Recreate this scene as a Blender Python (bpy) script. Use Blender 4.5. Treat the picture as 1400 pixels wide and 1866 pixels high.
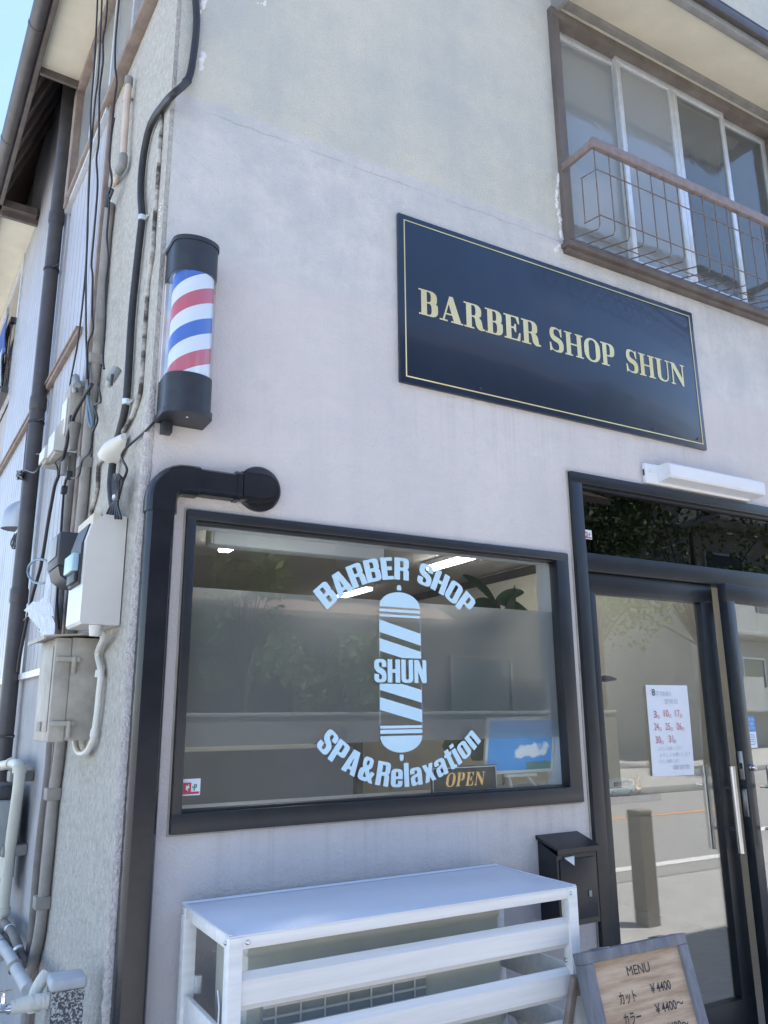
import bpy, bmesh, math, random
from mathutils import Vector, Matrix
R = math.radians
random.seed(7)
for o in list(bpy.data.objects): bpy.data.objects.remove(o)
SC = bpy.context.scene
COL = SC.collection

# ------------------------------------------------------------------ camera, sky, sun, exposure
FPX, PITCH, YAW, ROLL = 1453.757, 0.2477, 0.5195, -0.0084
CAM = Vector((-0.555, -2.5, 1.45))
fw = Vector((math.sin(YAW) * math.cos(PITCH), math.cos(YAW) * math.cos(PITCH), math.sin(PITCH)))
rt0 = Vector((math.cos(YAW), -math.sin(YAW), 0)); up0 = rt0.cross(fw)
rt = rt0 * math.cos(ROLL) + up0 * math.sin(ROLL)
up = up0 * math.cos(ROLL) - rt0 * math.sin(ROLL)
cd = bpy.data.cameras.new('camera'); cam = bpy.data.objects.new('camera', cd); COL.objects.link(cam)
cd.sensor_fit = 'VERTICAL'; cd.sensor_height = 24.0; cd.lens = 24.0 * FPX / 1866
cd.clip_start = 0.02; cd.clip_end = 400
cam.matrix_world = Matrix(((rt.x, up.x, -fw.x, CAM.x), (rt.y, up.y, -fw.y, CAM.y), (rt.z, up.z, -fw.z, CAM.z), (0, 0, 0, 1)))
SC.camera = cam

SUN = Vector((0.34, 0.24, 1.0)).normalized()
W = bpy.data.worlds.new('World'); SC.world = W; W.use_nodes = True
wn = W.node_tree; bgn = wn.nodes['Background']
sky = wn.nodes.new('ShaderNodeTexSky'); sky.sky_type = 'NISHITA'; sky.sun_disc = False
sky.sun_elevation = math.asin(SUN.z); sky.sun_rotation = math.atan2(SUN.x, SUN.y)
sky.air_density = 0.85; sky.dust_density = 0.25; sky.ozone_density = 1.5
wtc = wn.nodes.new('ShaderNodeTexCoord'); wmp = wn.nodes.new('ShaderNodeMapping'); wmp.inputs['Scale'].default_value = (1.0, 1.0, 2.2); wmp.inputs['Location'].default_value = (7.3, 2.9, 1.4)
wno = wn.nodes.new('ShaderNodeTexNoise'); wno.inputs['Scale'].default_value = 2.3; wno.inputs['Detail'].default_value = 7; wno.inputs['Roughness'].default_value = .58
wmr = wn.nodes.new('ShaderNodeMapRange'); wmr.interpolation_type = 'SMOOTHSTEP'; wmr.inputs['From Min'].default_value = .53; wmr.inputs['From Max'].default_value = .78
wmx = wn.nodes.new('ShaderNodeMix'); wmx.data_type = 'RGBA'; wmx.inputs['B'].default_value = (6.0, 6.2, 6.6, 1)
wn.links.new(wtc.outputs['Generated'], wmp.inputs[0]); wn.links.new(wmp.outputs[0], wno.inputs['Vector']); wn.links.new(wno.outputs['Fac'], wmr.inputs['Value'])
wn.links.new(wmr.outputs[0], wmx.inputs['Factor']); wn.links.new(sky.outputs[0], wmx.inputs['A'])
wn.links.new(wmx.outputs['Result'], bgn.inputs[0]); bgn.inputs[1].default_value = 0.115
sl = bpy.data.lights.new('sun', 'SUN'); sl.energy = 4.6; sl.angle = R(0.5); sl.color = (1.0, 0.94, 0.86)
so = bpy.data.objects.new('sun', sl); COL.objects.link(so)
so.rotation_euler = SUN.to_track_quat('Z', 'Y').to_euler(); so.location = (0, 0, 30)
SC.view_settings.view_transform = 'Standard'; SC.view_settings.look = 'None'
SC.view_settings.exposure = 1.88; SC.view_settings.gamma = 1.0; SC.view_settings.use_curve_mapping = False

# ------------------------------------------------------------------ geometry of the two walls
SA = R(2.74)
EV = Vector((-math.sin(SA), math.cos(SA), 0)); NV = Vector((-math.cos(SA), -math.sin(SA), 0))
SIDE = Matrix(((EV.x, NV.x, 0, 0), (EV.y, NV.y, 0, 0), (0, 0, 1, 0), (0, 0, 0, 1)))
IDM = Matrix.Identity(4)
def ray(x, y): return fw + rt * ((x - 700) / FPX) - up * ((y - 933) / FPX)
def F(x, y, Y=0.0):                      # point of the front wall (plane y = Y)
    d = ray(x, y); return CAM + d * ((Y - CAM.y) / d.y)
def S(x, y, u=0.03):                     # point u metres off the side wall
    d = ray(x, y); return CAM + d * ((u - CAM.dot(NV)) / d.dot(NV))

# ------------------------------------------------------------------ materials
def M(name, col, rough=0.6, metal=0.0, col2=None, nscale=6.0, ndet=4.0, bump=0.0, bscale=80.0, spec=0.5, coat=0.0,
      stretch=(1, 1, 1), lo=0.35, hi=0.65, rvar=0.0, bdist=0.01):
    m = bpy.data.materials.new(name); m.use_nodes = True; nt = m.node_tree; N = nt.nodes; L = nt.links
    b = N['Principled BSDF']
    b.inputs['Base Color'].default_value = (*col, 1); b.inputs['Roughness'].default_value = rough
    b.inputs['Metallic'].default_value = metal; b.inputs['Specular IOR Level'].default_value = spec
    b.inputs['Coat Weight'].default_value = coat
    tc = N.new('ShaderNodeTexCoord'); mp = N.new('ShaderNodeMapping'); mp.inputs['Scale'].default_value = stretch
    L.new(tc.outputs['Object'], mp.inputs[0])
    if col2:
        n = N.new('ShaderNodeTexNoise'); n.inputs['Scale'].default_value = nscale; n.inputs['Detail'].default_value = ndet
        n.inputs['Roughness'].default_value = 0.65
        L.new(mp.outputs[0], n.inputs['Vector'])
        r = N.new('ShaderNodeMapRange'); r.inputs['From Min'].default_value = lo; r.inputs['From Max'].default_value = hi
        L.new(n.outputs['Fac'], r.inputs['Value'])
        x = N.new('ShaderNodeMix'); x.data_type = 'RGBA'; x.inputs['A'].default_value = (*col, 1); x.inputs['B'].default_value = (*col2, 1)
        L.new(r.outputs[0], x.inputs['Factor']); L.new(x.outputs['Result'], b.inputs['Base Color'])
        if rvar:
            q = N.new('ShaderNodeMapRange'); q.inputs['To Min'].default_value = rough - rvar; q.inputs['To Max'].default_value = rough + rvar
            L.new(n.outputs['Fac'], q.inputs['Value']); L.new(q.outputs[0], b.inputs['Roughness'])
    if bump:
        n2 = N.new('ShaderNodeTexNoise'); n2.inputs['Scale'].default_value = bscale; n2.inputs['Detail'].default_value = 5
        L.new(mp.outputs[0], n2.inputs['Vector'])
        bp = N.new('ShaderNodeBump'); bp.inputs['Strength'].default_value = bump; bp.inputs['Distance'].default_value = bdist
        L.new(n2.outputs['Fac'], bp.inputs['Height']); L.new(bp.outputs[0], b.inputs['Normal'])
    return m
def glassmat(name, tint=(0.95, 0.97, 0.97), ior=1.7, rough=0.0, wav=0.0, wscale=4.0, milk=0.0):
    m = bpy.data.materials.new(name); m.use_nodes = True; nt = m.node_tree; N = nt.nodes; L = nt.links
    N.remove(N['Principled BSDF']); out = N['Material Output']
    fr = N.new('ShaderNodeFresnel'); ge = N.new('ShaderNodeNewGeometry'); mr = N.new('ShaderNodeMapRange')
    mr.inputs['To Min'].default_value = ior; mr.inputs['To Max'].default_value = 1 / ior
    L.new(ge.outputs['Backfacing'], mr.inputs['Value']); L.new(mr.outputs[0], fr.inputs['IOR'])
    t = N.new('ShaderNodeBsdfTransparent'); t.inputs[0].default_value = (*tint, 1)
    g = N.new('ShaderNodeBsdfGlossy'); g.inputs['Roughness'].default_value = rough
    x = N.new('ShaderNodeMixShader')
    L.new(fr.outputs[0], x.inputs[0]); L.new(t.outputs[0], x.inputs[1]); L.new(g.outputs[0], x.inputs[2]); L.new(x.outputs[0], out.inputs[0])
    if milk:
        d = N.new('ShaderNodeBsdfDiffuse'); d.inputs[0].default_value = (.62, .66, .68, 1); x2 = N.new('ShaderNodeMixShader'); x2.inputs[0].default_value = milk
        L.new(t.outputs[0], x2.inputs[1]); L.new(d.outputs[0], x2.inputs[2]); L.new(x2.outputs[0], x.inputs[1])
    if wav:
        tc = N.new('ShaderNodeTexCoord'); n = N.new('ShaderNodeTexNoise'); n.inputs['Scale'].default_value = wscale
        L.new(tc.outputs['Object'], n.inputs['Vector'])
        bp = N.new('ShaderNodeBump'); bp.inputs['Strength'].default_value = wav; bp.inputs['Distance'].default_value = 0.01
        L.new(n.outputs['Fac'], bp.inputs['Height']); L.new(bp.outputs[0], g.inputs['Normal'])
    return m
def emit(name, col, s):
    m = bpy.data.materials.new(name); m.use_nodes = True
    b = m.node_tree.nodes['Principled BSDF']; b.inputs['Base Color'].default_value = (0.8, 0.8, 0.8, 1)
    b.inputs['Emission Color'].default_value = (*col, 1); b.inputs['Emission Strength'].default_value = s
    return m

def wall_material():
    # three coats of paint at three heights, with weathering, hairline cracks and trowel texture
    m = bpy.data.materials.new('painted_mortar'); m.use_nodes = True; nt = m.node_tree; N = nt.nodes; L = nt.links
    b = N['Principled BSDF']; b.inputs['Roughness'].default_value = 0.82; b.inputs['Specular IOR Level'].default_value = 0.3
    g = N.new('ShaderNodeNewGeometry'); sp = N.new('ShaderNodeSeparateXYZ'); L.new(g.outputs['Position'], sp.inputs[0])
    def noise(scale, det=4, rough=0.6, vec=None):
        n = N.new('ShaderNodeTexNoise'); n.inputs['Scale'].default_value = scale; n.inputs['Detail'].default_value = det
        n.inputs['Roughness'].default_value = rough; L.new(vec or g.outputs['Position'], n.inputs['Vector']); return n.outputs['Fac']
    def math_(op, a, c):
        x = N.new('ShaderNodeMath'); x.operation = op
        for i, v in enumerate((a, c)):
            if isinstance(v, (int, float)): x.inputs[i].default_value = v
            else: L.new(v, x.inputs[i])
        return x.outputs[0]
    def mix(f, A, B):
        x = N.new('ShaderNodeMix'); x.data_type = 'RGBA'
        if isinstance(f, (int, float)): x.inputs['Factor'].default_value = f
        else: L.new(f, x.inputs['Factor'])
        for k, v in (('A', A), ('B', B)):
            if isinstance(v, tuple): x.inputs[k].default_value = (*v, 1)
            else: L.new(v, x.inputs[k])
        return x.outputs['Result']
    def ramp(v, a, c, t0=0.0, t1=1.0):
        x = N.new('ShaderNodeMapRange'); L.new(v, x.inputs['Value']); x.inputs['From Min'].default_value = a; x.inputs['From Max'].default_value = c
        x.inputs['To Min'].default_value = t0; x.inputs['To Max'].default_value = t1
        return x.outputs[0]
    zz = sp.outputs['Z']; xx = sp.outputs['X']
    wob = math_('MULTIPLY', math_('SUBTRACT', noise(5, 5), 0.5), 0.10)
    z1 = math_('ADD', zz, wob)
    new = mix(ramp(noise(1.3, 4), .35, .65), (0.66, 0.615, 0.60), (0.59, 0.555, 0.55))
    new = mix(ramp(noise(7, 5, .7), .50, .78, 0, .5), new, (0.53, 0.51, 0.52))
    mid = mix(ramp(noise(3.2, 6, .7), .38, .62), (0.53, 0.54, 0.535), (0.65, 0.63, 0.615))
    mid = mix(ramp(noise(11, 5, .7), .5, .75, 0, .6), mid, (0.47, 0.485, 0.49))
    upc = mix(ramp(noise(2.1, 6, .7), .38, .64), (0.65, 0.63, 0.54), (0.53, 0.54, 0.50))
    upc = mix(ramp(noise(150, 2), .50, .72, 0, .5), upc, (0.44, 0.44, 0.41))
    c = mix(ramp(z1, 2.99, 3.06), new, mid)
    c = mix(ramp(math_('ADD', zz, math_('MULTIPLY', wob, 0.3)), 3.66, 3.685), c, upc)
    # faint vertical rain streaks
    mp = N.new('ShaderNodeMapping'); mp.inputs['Scale'].default_value = (7, 7, 0.35); L.new(g.outputs['Position'], mp.inputs[0])
    st = ramp(noise(1.6, 5, .65, mp.outputs[0]), .48, .74, 0, .15)
    c = mix(st, c, (0.42, 0.42, 0.43))
    # run-off stains below the upper sill and below the signboard
    mp2 = N.new('ShaderNodeMapping'); mp2.inputs['Scale'].default_value = (22, 22, .5); L.new(g.outputs['Position'], mp2.inputs[0])
    drip = ramp(noise(1.3, 5, .7, mp2.outputs[0]), .50, .68)
    m1 = math_('MULTIPLY', math_('MULTIPLY', ramp(zz, 3.0, 3.56), ramp(zz, 3.58, 3.56)), ramp(xx, 1.80, 1.95))
    m2 = math_('MULTIPLY', math_('MULTIPLY', ramp(zz, 2.25, 2.70), ramp(zz, 2.72, 2.70)), math_('MULTIPLY', ramp(xx, .93, 1.0), ramp(xx, 2.75, 2.68)))
    m3 = math_('MULTIPLY', math_('MULTIPLY', ramp(zz, .75, 1.10), ramp(zz, 1.12, 1.10)), math_('MULTIPLY', ramp(xx, .12, .2), ramp(xx, 1.78, 1.7)))
    dm = math_('MULTIPLY', drip, math_('MAXIMUM', math_('MAXIMUM', m1, m2), m3))
    c = mix(math_('MULTIPLY', dm, .26), c, (0.33, 0.32, 0.31))
    # horizontal hairline crack in the old band
    ck = math_('ABSOLUTE', math_('SUBTRACT', math_('ADD', zz, math_('MULTIPLY', math_('SUBTRACT', noise(9, 4), .5), .035)), 3.622), 0.0)
    ckm = math_('MULTIPLY', ramp(ck, 0.0015, 0.0045, 1, 0), ramp(xx, 0.10, 0.2))
    ckm = math_('MULTIPLY', ckm, ramp(noise(3.0, 2), .38, .5))
    c = mix(math_('MULTIPLY', ckm, .38), c, (0.28, 0.27, 0.26))
    sp2 = ramp(noise(48, 2), .70, .76, 0, .35)
    c = mix(sp2, c, (0.45, 0.44, 0.43))
    L.new(c, b.inputs['Base Color'])
    bp = N.new('ShaderNodeBump'); bp.inputs['Strength'].default_value = 0.75; bp.inputs['Distance'].default_value = 0.007
    L.new(math_('ADD', math_('MULTIPLY', noise(110, 4), ramp(zz, 3.0, 3.75, .8, 1.5)), math_('MULTIPLY', noise(11, 5), 2.2)), bp.inputs['Height']); L.new(bp.outputs[0], b.inputs['Normal'])
    return m

MT = {}
MT['wall'] = wall_material()
MT['stucco'] = M('grey_stucco', (0.56, 0.54, 0.485), .9, 0, (0.34, 0.335, 0.31), 48, 10, bump=1.0, bscale=85, spec=.2, stretch=(1, 1, .9), bdist=.014, lo=.34, hi=.74)
MT['paint_gap'] = M('painted_cable_shaded_gap', (0.48, 0.46, 0.42), .9, 0, (0.07, 0.06, 0.055), 11, 4, bump=.6, bscale=60, stretch=(.5, .5, 1), lo=.42, hi=.58)  # dark dashes in the colour stand for the shaded gap along the cable
MT['bead'] = M('rough_plaster', (0.66, 0.63, 0.62), .9, 0, (0.52, 0.495, 0.485), 60, 5, bump=1.0, bscale=130, bdist=.012, spec=.2)
MT['mortar'] = M('grey_base_mortar', (0.44, 0.44, 0.45), .9, 0, (0.36, 0.36, 0.37), 4, 6, bump=.3, bscale=60, spec=.2)
MT['siding'] = M('enamelled_siding', (0.43, 0.435, 0.465), .38, 0, (0.36, 0.365, 0.39), 3, 6, bump=.35, bscale=160, bdist=.003, rvar=.08)
MT['soffit'] = M('cream_soffit', (0.74, 0.69, 0.55), .8, 0, (0.66, 0.62, 0.50), 4, 5, bump=.1, bscale=40)
MT['brown'] = M('brown_painted_wood', (0.10, 0.08, 0.07), .6, 0, (0.15, 0.13, 0.115), 9, 6, bump=.25, bscale=50, stretch=(1, 1, .3))
MT['batten'] = M('weathered_batten', (0.30, 0.24, 0.20), .75, 0, (0.20, 0.16, 0.14), 12, 6, bump=.3)
MT['rail'] = M('brown_rail_paint', (0.27, 0.225, 0.215), .5, 0, (0.19, 0.15, 0.14), 24, 6, bump=.2, bscale=60)
MT['wire_rust'] = M('rusty_brown_wire', (0.19, 0.155, 0.145), .6, 0, (0.12, 0.09, 0.08), 30, 4)
MT['gutter'] = M('dark_gutter', (0.055, 0.05, 0.05), .45, 0, (0.09, 0.08, 0.075), 10, 5)
MT['dpipe'] = M('dark_brown_downpipe', (0.050, 0.046, 0.050), .42, 0, (0.075, 0.068, 0.068), 7, 5)
MT['alu'] = M('aluminium', (0.72, 0.75, 0.77), .42, .6, (0.62, 0.65, 0.67), 15, 3)
MT['black'] = M('black_aluminium', (0.012, 0.014, 0.018), .38, 0, (0.018, 0.021, 0.026), 9, 6, spec=.5, rvar=.06)
MT['blackpl'] = M('black_plastic', (0.011, 0.013, 0.018), .20, 0, (0.018, 0.020, 0.026), 9, 6, bump=.05, bscale=30)
MT['poleblk'] = M('satin_black_metal', (0.022, 0.026, 0.034), .42, 0, (0.030, 0.034, 0.042), 25, 3)
MT['navy'] = M('navy_panel', (0.010, 0.020, 0.042), .30, 0, (0.014, 0.025, 0.050), 4, 4, coat=.2)
MT['gold'] = M('gold_foil', (0.86, 0.56, 0.22), .24, 1.0, (0.95, 0.70, 0.34), 3, 2)
MT['vinyl'] = M('pale_blue_vinyl', (0.50, 0.70, 0.82), .5, 0, (0.54, 0.73, 0.84), 5, 2)
MT['white'] = M('white_enamel', (0.76, 0.77, 0.79), .35, 0, (0.72, 0.73, 0.76), 8, 4)
MT['brushwhite'] = M('brushed_white_aluminium', (0.83, 0.815, 0.79), .5, 0, (0.71, 0.70, 0.68), 40, 6, bump=.15, bscale=120, stretch=(.04, 1, 1), bdist=.003)
MT['topsheet'] = M('white_top_sheet', (0.72, 0.75, 0.80), .30, 0, (0.68, 0.71, 0.77), 5, 4)
MT['cream'] = M('cream_plastic', (0.62, 0.61, 0.52), .45, 0, (0.56, 0.55, 0.47), 7, 4)
MT['ivory'] = M('ivory_plastic', (0.68, 0.67, 0.62), .38, 0, (0.64, 0.63, 0.58), 5, 4)
MT['beige'] = M('beige_cabinet_paint', (0.47, 0.445, 0.39), .6, 0, (0.33, 0.305, 0.26), 9, 8, bump=.06, bscale=60)
MT['conduit'] = M('painted_conduit', (0.33, 0.31, 0.28), .7, 0, (0.25, 0.235, 0.215), 12, 6, bump=.15)
MT['conduitb'] = M('brown_conduit', (0.20, 0.185, 0.17), .7, 0, (0.14, 0.13, 0.12), 12, 6, bump=.15)
MT['pinkpipe'] = M('pale_pink_pipe', (0.60, 0.50, 0.43), .6, 0, (0.52, 0.43, 0.37), 12, 5)
MT['capgrey'] = M('grey_pipe_cap', (0.20, 0.205, 0.20), .6, 0, (0.27, 0.26, 0.25), 15, 5)
MT['cable'] = M('black_cable', (0.018, 0.018, 0.022), .5, 0, (0.030, 0.030, 0.034), 25, 4)
MT['steel'] = M('brushed_steel', (0.60, 0.60, 0.60), .28, 1.0, (0.52, 0.52, 0.52), 40, 3, stretch=(1, 1, .1))
MT['chrome'] = M('chrome', (0.75, 0.76, 0.78), .10, 1.0)
MT['darkgrey'] = M('dark_grey_plastic', (0.034, 0.038, 0.045), .5, 0, (0.045, 0.05, 0.058), 12, 4)
MT['meterwhite'] = M('warm_white_plastic', (0.66, 0.65, 0.61), .3, 0, (0.62, 0.61, 0.575), 5, 4)
MT['midgrey'] = M('grey_plastic', (0.34, 0.36, 0.36), .5, 0, (0.28, 0.30, 0.30), 10, 4)
MT['skyblue'] = M('pale_blue_plastic', (0.35, 0.50, 0.62), .3)
MT['bluecable'] = M('grey_blue_cable', (0.13, 0.21, 0.27), .5)
MT['bag'] = M('white_plastic_bag', (0.52, 0.55, 0.62), .35, 0, (0.42, 0.45, 0.53), 30, 5, bump=1.0, bscale=38, bdist=.03)
MT['wrap'] = M('white_pipe_wrap', (0.70, 0.69, 0.63), .7, 0, (0.60, 0.59, 0.52), 14, 5, bump=.5, bscale=40, stretch=(4, 1, 1))
MT['terrazzo'] = M('washed_aggregate', (0.10, 0.105, 0.11), .8, 0, (0.60, 0.60, 0.59), 190, 2, bump=.9, bscale=190, lo=.47, hi=.56)
MT['capstone'] = M('smooth_concrete_cap', (0.50, 0.52, 0.53), .6, 0, (0.42, 0.44, 0.45), 15, 5)
MT['paper'] = M('white_paper', (0.70, 0.74, 0.80), .35, 0, (0.66, 0.70, 0.77), 6, 3, bump=.12, bscale=9)
MT['inkblk'] = M('black_ink', (0.03, 0.03, 0.04), .6)
MT['inkred'] = M('red_ink', (0.52, 0.13, 0.17), .6)
MT['inkpale'] = M('faded_grey_ink', (0.45, 0.48, 0.52), .6)
MT['stred'] = M('red_sticker', (0.50, 0.05, 0.08), .5)
MT['stgreen'] = M('green_sticker', (0.03, 0.25, 0.14), .5)
MT['stblue'] = M('blue_sticker', (0.05, 0.24, 0.58), .5)
MT['greywood'] = M('grey_stained_wood', (0.22, 0.225, 0.25), .65, 0, (0.13, 0.135, 0.155), 10, 6, bump=.3, bscale=40, stretch=(3, 3, .5))
MT['caulk'] = M('white_filler', (0.80, 0.80, 0.80), .7, 0, (0.70, 0.70, 0.70), 20, 3, bump=.4)
MT['interior'] = M('interior_wall_paint', (0.52, 0.505, 0.45), .9, 0, (0.48, 0.465, 0.415), 3, 3)
MT['ceiling'] = M('interior_ceiling', (0.52, 0.50, 0.49), .9)
MT['moulding'] = M('dark_moulding', (0.03, 0.028, 0.028), .6)
MT['floorwood'] = M('interior_floor', (0.38, 0.38, 0.39), .5, 0, (0.32, 0.32, 0.33), 6, 4, stretch=(1, 6, 1))
MT['tube'] = emit('lit_tube', (1.0, 0.97, 0.88), 7.0)
MT['tube_dim'] = emit('dimmer_lit_tube', (1.0, 0.97, 0.88), 1.6)
MT['leaf'] = M('plant_leaf', (0.035, 0.095, 0.04), .4, 0, (0.055, 0.13, 0.055), 10, 3)
MT['foliage'] = M('tree_foliage', (0.07, 0.12, 0.035), .55, 0, (0.12, 0.19, 0.06), 2.5, 4)
MT['bark'] = M('bark', (0.10, 0.075, 0.055), .9, 0, (0.16, 0.13, 0.10), 14, 6, bump=.6, bscale=30)
MT['asphalt'] = M('asphalt', (0.30, 0.30, 0.30), .9, 0, (0.24, 0.24, 0.242), 60, 5, bump=.5, bscale=220)
MT['ground'] = M('concrete_ground', (0.37, 0.368, 0.36), .9, 0, (0.30, 0.298, 0.294), 5, 7, bump=.25, bscale=120)
MT['concrete'] = M('grey_concrete', (0.42, 0.43, 0.42), .85, 0, (0.34, 0.35, 0.345), 2.5, 6, bump=.15, bscale=30)
MT['kerbst'] = M('kerb_stone', (0.36, 0.36, 0.35), .85, 0, (0.28, 0.28, 0.275), 9, 5)
MT['paintwhite'] = M('road_paint_white', (0.75, 0.75, 0.74), .7, 0, (0.52, 0.52, 0.51), 18, 6)
MT['paintorange'] = M('road_paint_orange', (0.70, 0.32, 0.12), .7, 0, (0.52, 0.25, 0.11), 18, 6)
MT['darkwood'] = M('dark_timber_boards', (0.055, 0.045, 0.04), .7, 0, (0.085, 0.07, 0.06), 7, 5, stretch=(1, 1, .2))
MT['tile'] = M('roof_tile', (0.16, 0.13, 0.12), .55, 0, (0.24, 0.15, 0.12), 8, 4)
MT['darkpane'] = M('dark_pane', (0.02, 0.022, 0.025), .08, 0, spec=.6)
MT['canvas_blue'] = None
MT['palewood'] = M('pale_wood', (0.78, 0.70, 0.56), .6, 0, (0.70, 0.62, 0.48), 12, 4, stretch=(1, 1, .2))
MT['shelfwood'] = M('dark_grey_shelf', (0.10, 0.095, 0.09), .6, 0, (0.14, 0.13, 0.12), 10, 4)
MT['mint'] = M('mint_toy_paint', (0.24, 0.48, 0.44), .35)
MT['cloth_blue'] = M('blue_cloth', (0.05, 0.10, 0.30), .9, bump=.3, bscale=25)
MT['cloth_grey'] = M('pale_grey_cloth', (0.40, 0.45, 0.55), .9, bump=.3, bscale=25)
MT['glass'] = glassmat('window_glass', ior=1.8)
MT['doorglass'] = glassmat('door_glass', ior=2.2)
MT['oldglass'] = glassmat('patterned_old_glass', tint=(.55, .6, .58), ior=1.9, rough=.05, wav=.16, wscale=11.0, milk=.34)
MT['plainold'] = glassmat('dim_old_glass', tint=(.50, .56, .54), ior=1.75, rough=.05, wav=.14, wscale=11.0, milk=.13)
MT['tinted'] = glassmat('dark_tinted_glass', tint=(.10, .12, .14), ior=1.42)
MT['clear'] = glassmat('clear_acrylic', tint=(.93, .96, .98), ior=2.2, rough=.03)
MT['canvas'] = None

def film_material():
    m = bpy.data.materials.new('frosted_film'); m.use_nodes = True; nt = m.node_tree; N = nt.nodes; L = nt.links
    N.remove(N['Principled BSDF']); out = N['Material Output']
    g = N.new('ShaderNodeBsdfRefraction'); g.inputs['Roughness'].default_value = 0.42; g.inputs['IOR'].default_value = 1.28
    d = N.new('ShaderNodeBsdfDiffuse'); d.inputs[0].default_value = (0.30, 0.33, 0.36, 1)
    x = N.new('ShaderNodeMixShader'); x.inputs[0].default_value = 0.26
    L.new(g.outputs[0], x.inputs[1]); L.new(d.outputs[0], x.inputs[2]); L.new(x.outputs[0], out.inputs[0]); return m
MT['film'] = film_material()

def stripe_material():
    m = bpy.data.materials.new('barber_stripes'); m.use_nodes = True; nt = m.node_tree; N = nt.nodes; L = nt.links
    b = N['Principled BSDF']; b.inputs['Roughness'].default_value = 0.3
    tc = N.new('ShaderNodeTexCoord'); sp = N.new('ShaderNodeSeparateXYZ'); L.new(tc.outputs['Object'], sp.inputs[0])
    def mt(op, a, c):
        x = N.new('ShaderNodeMath'); x.operation = op
        for i, v in enumerate((a, c)):
            if isinstance(v, (int, float)): x.inputs[i].default_value = v
            else: L.new(v, x.inputs[i])
        return x.outputs[0]
    ang = mt('ARCTAN2', sp.outputs['X'], mt('MULTIPLY', sp.outputs['Y'], -1))
    v = mt('SUBTRACT', sp.outputs['Z'], mt('MULTIPLY', ang, 0.034))
    ph = mt('FRACT', mt('ADD', mt('DIVIDE', v, 0.22), -0.02), 0)
    cr = N.new('ShaderNodeValToRGB'); cr.color_ramp.interpolation = 'CONSTANT'; L.new(ph, cr.inputs[0])
    e = cr.color_ramp.elements; wh = (0.80, 0.82, 0.86, 1)
    e[0].position = 0; e[0].color = wh; e[1].position = .25; e[1].color = (0.60, 0.07, 0.08, 1)
    for p, c in ((.5, wh), (.75, (0.035, 0.12, 0.50, 1))):
        k = e.new(p); k.color = c
    L.new(cr.outputs[0], b.inputs['Base Color']); return m
MT['stripes'] = stripe_material()

def seascape_material():      # a seaside photo print: blue water, white surf, a strip of dark shore
    m = bpy.data.materials.new('seaside_print'); m.use_nodes = True; nt = m.node_tree; N = nt.nodes; L = nt.links
    b = N['Principled BSDF']; b.inputs['Roughness'].default_value = 0.4
    tc = N.new('ShaderNodeTexCoord'); n = N.new('ShaderNodeTexNoise'); n.inputs['Scale'].default_value = 20; n.inputs['Detail'].default_value = 7
    L.new(tc.outputs['Object'], n.inputs['Vector'])
    sp = N.new('ShaderNodeSeparateXYZ'); L.new(tc.outputs['Object'], sp.inputs[0])
    def mt(op, a, c):
        x = N.new('ShaderNodeMath'); x.operation = op
        for i, v in enumerate((a, c)):
            if isinstance(v, (int, float)): x.inputs[i].default_value = v
            else: L.new(v, x.inputs[i])
        return x.outputs[0]
    dx = mt('DIVIDE', mt('SUBTRACT', mt('ADD', sp.outputs['X'], mt('MULTIPLY', sp.outputs['Z'], -.8)), -0.02), 0.095); dz = mt('DIVIDE', mt('SUBTRACT', sp.outputs['Z'], 0.085), 0.030)
    d = mt('ADD', mt('ADD', mt('MULTIPLY', dx, dx), mt('MULTIPLY', dz, dz)), mt('MULTIPLY', mt('SUBTRACT', n.outputs['Fac'], .5), 4.5))
    cr = N.new('ShaderNodeValToRGB'); L.new(d, cr.inputs[0])
    cr.color_ramp.elements[0].position = .35; cr.color_ramp.elements[0].color = (0.88, 0.92, 0.97, 1)
    cr.color_ramp.elements[1].position = 1.0; cr.color_ramp.elements[1].color = (0.02, 0.33, 0.80, 1)
    sh = mt('LESS_THAN', mt('ADD', sp.outputs['Z'], mt('MULTIPLY', n.outputs['Fac'], .03)), 0.055)
    sh = mt('MULTIPLY', sh, mt('GREATER_THAN', mt('ADD', sp.outputs['X'], mt('MULTIPLY', n.outputs['Fac'], .05)), 0.06))
    x = N.new('ShaderNodeMix'); x.data_type = 'RGBA'; L.new(sh, x.inputs['Factor']); L.new(cr.outputs[0], x.inputs['A'])
    x.inputs['B'].default_value = (0.05, 0.22, 0.20, 1); L.new(x.outputs['Result'], b.inputs['Base Color']); return m
MT['canvas'] = seascape_material()

def plank_material():
    m = M('menu_plank', (0.36, 0.24, 0.15), .6, 0, (0.60, 0.46, 0.33), 4, 9, bump=.15, bscale=30, stretch=(1.2, 1, 14)); return m
MT['plank'] = plank_material()

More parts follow.
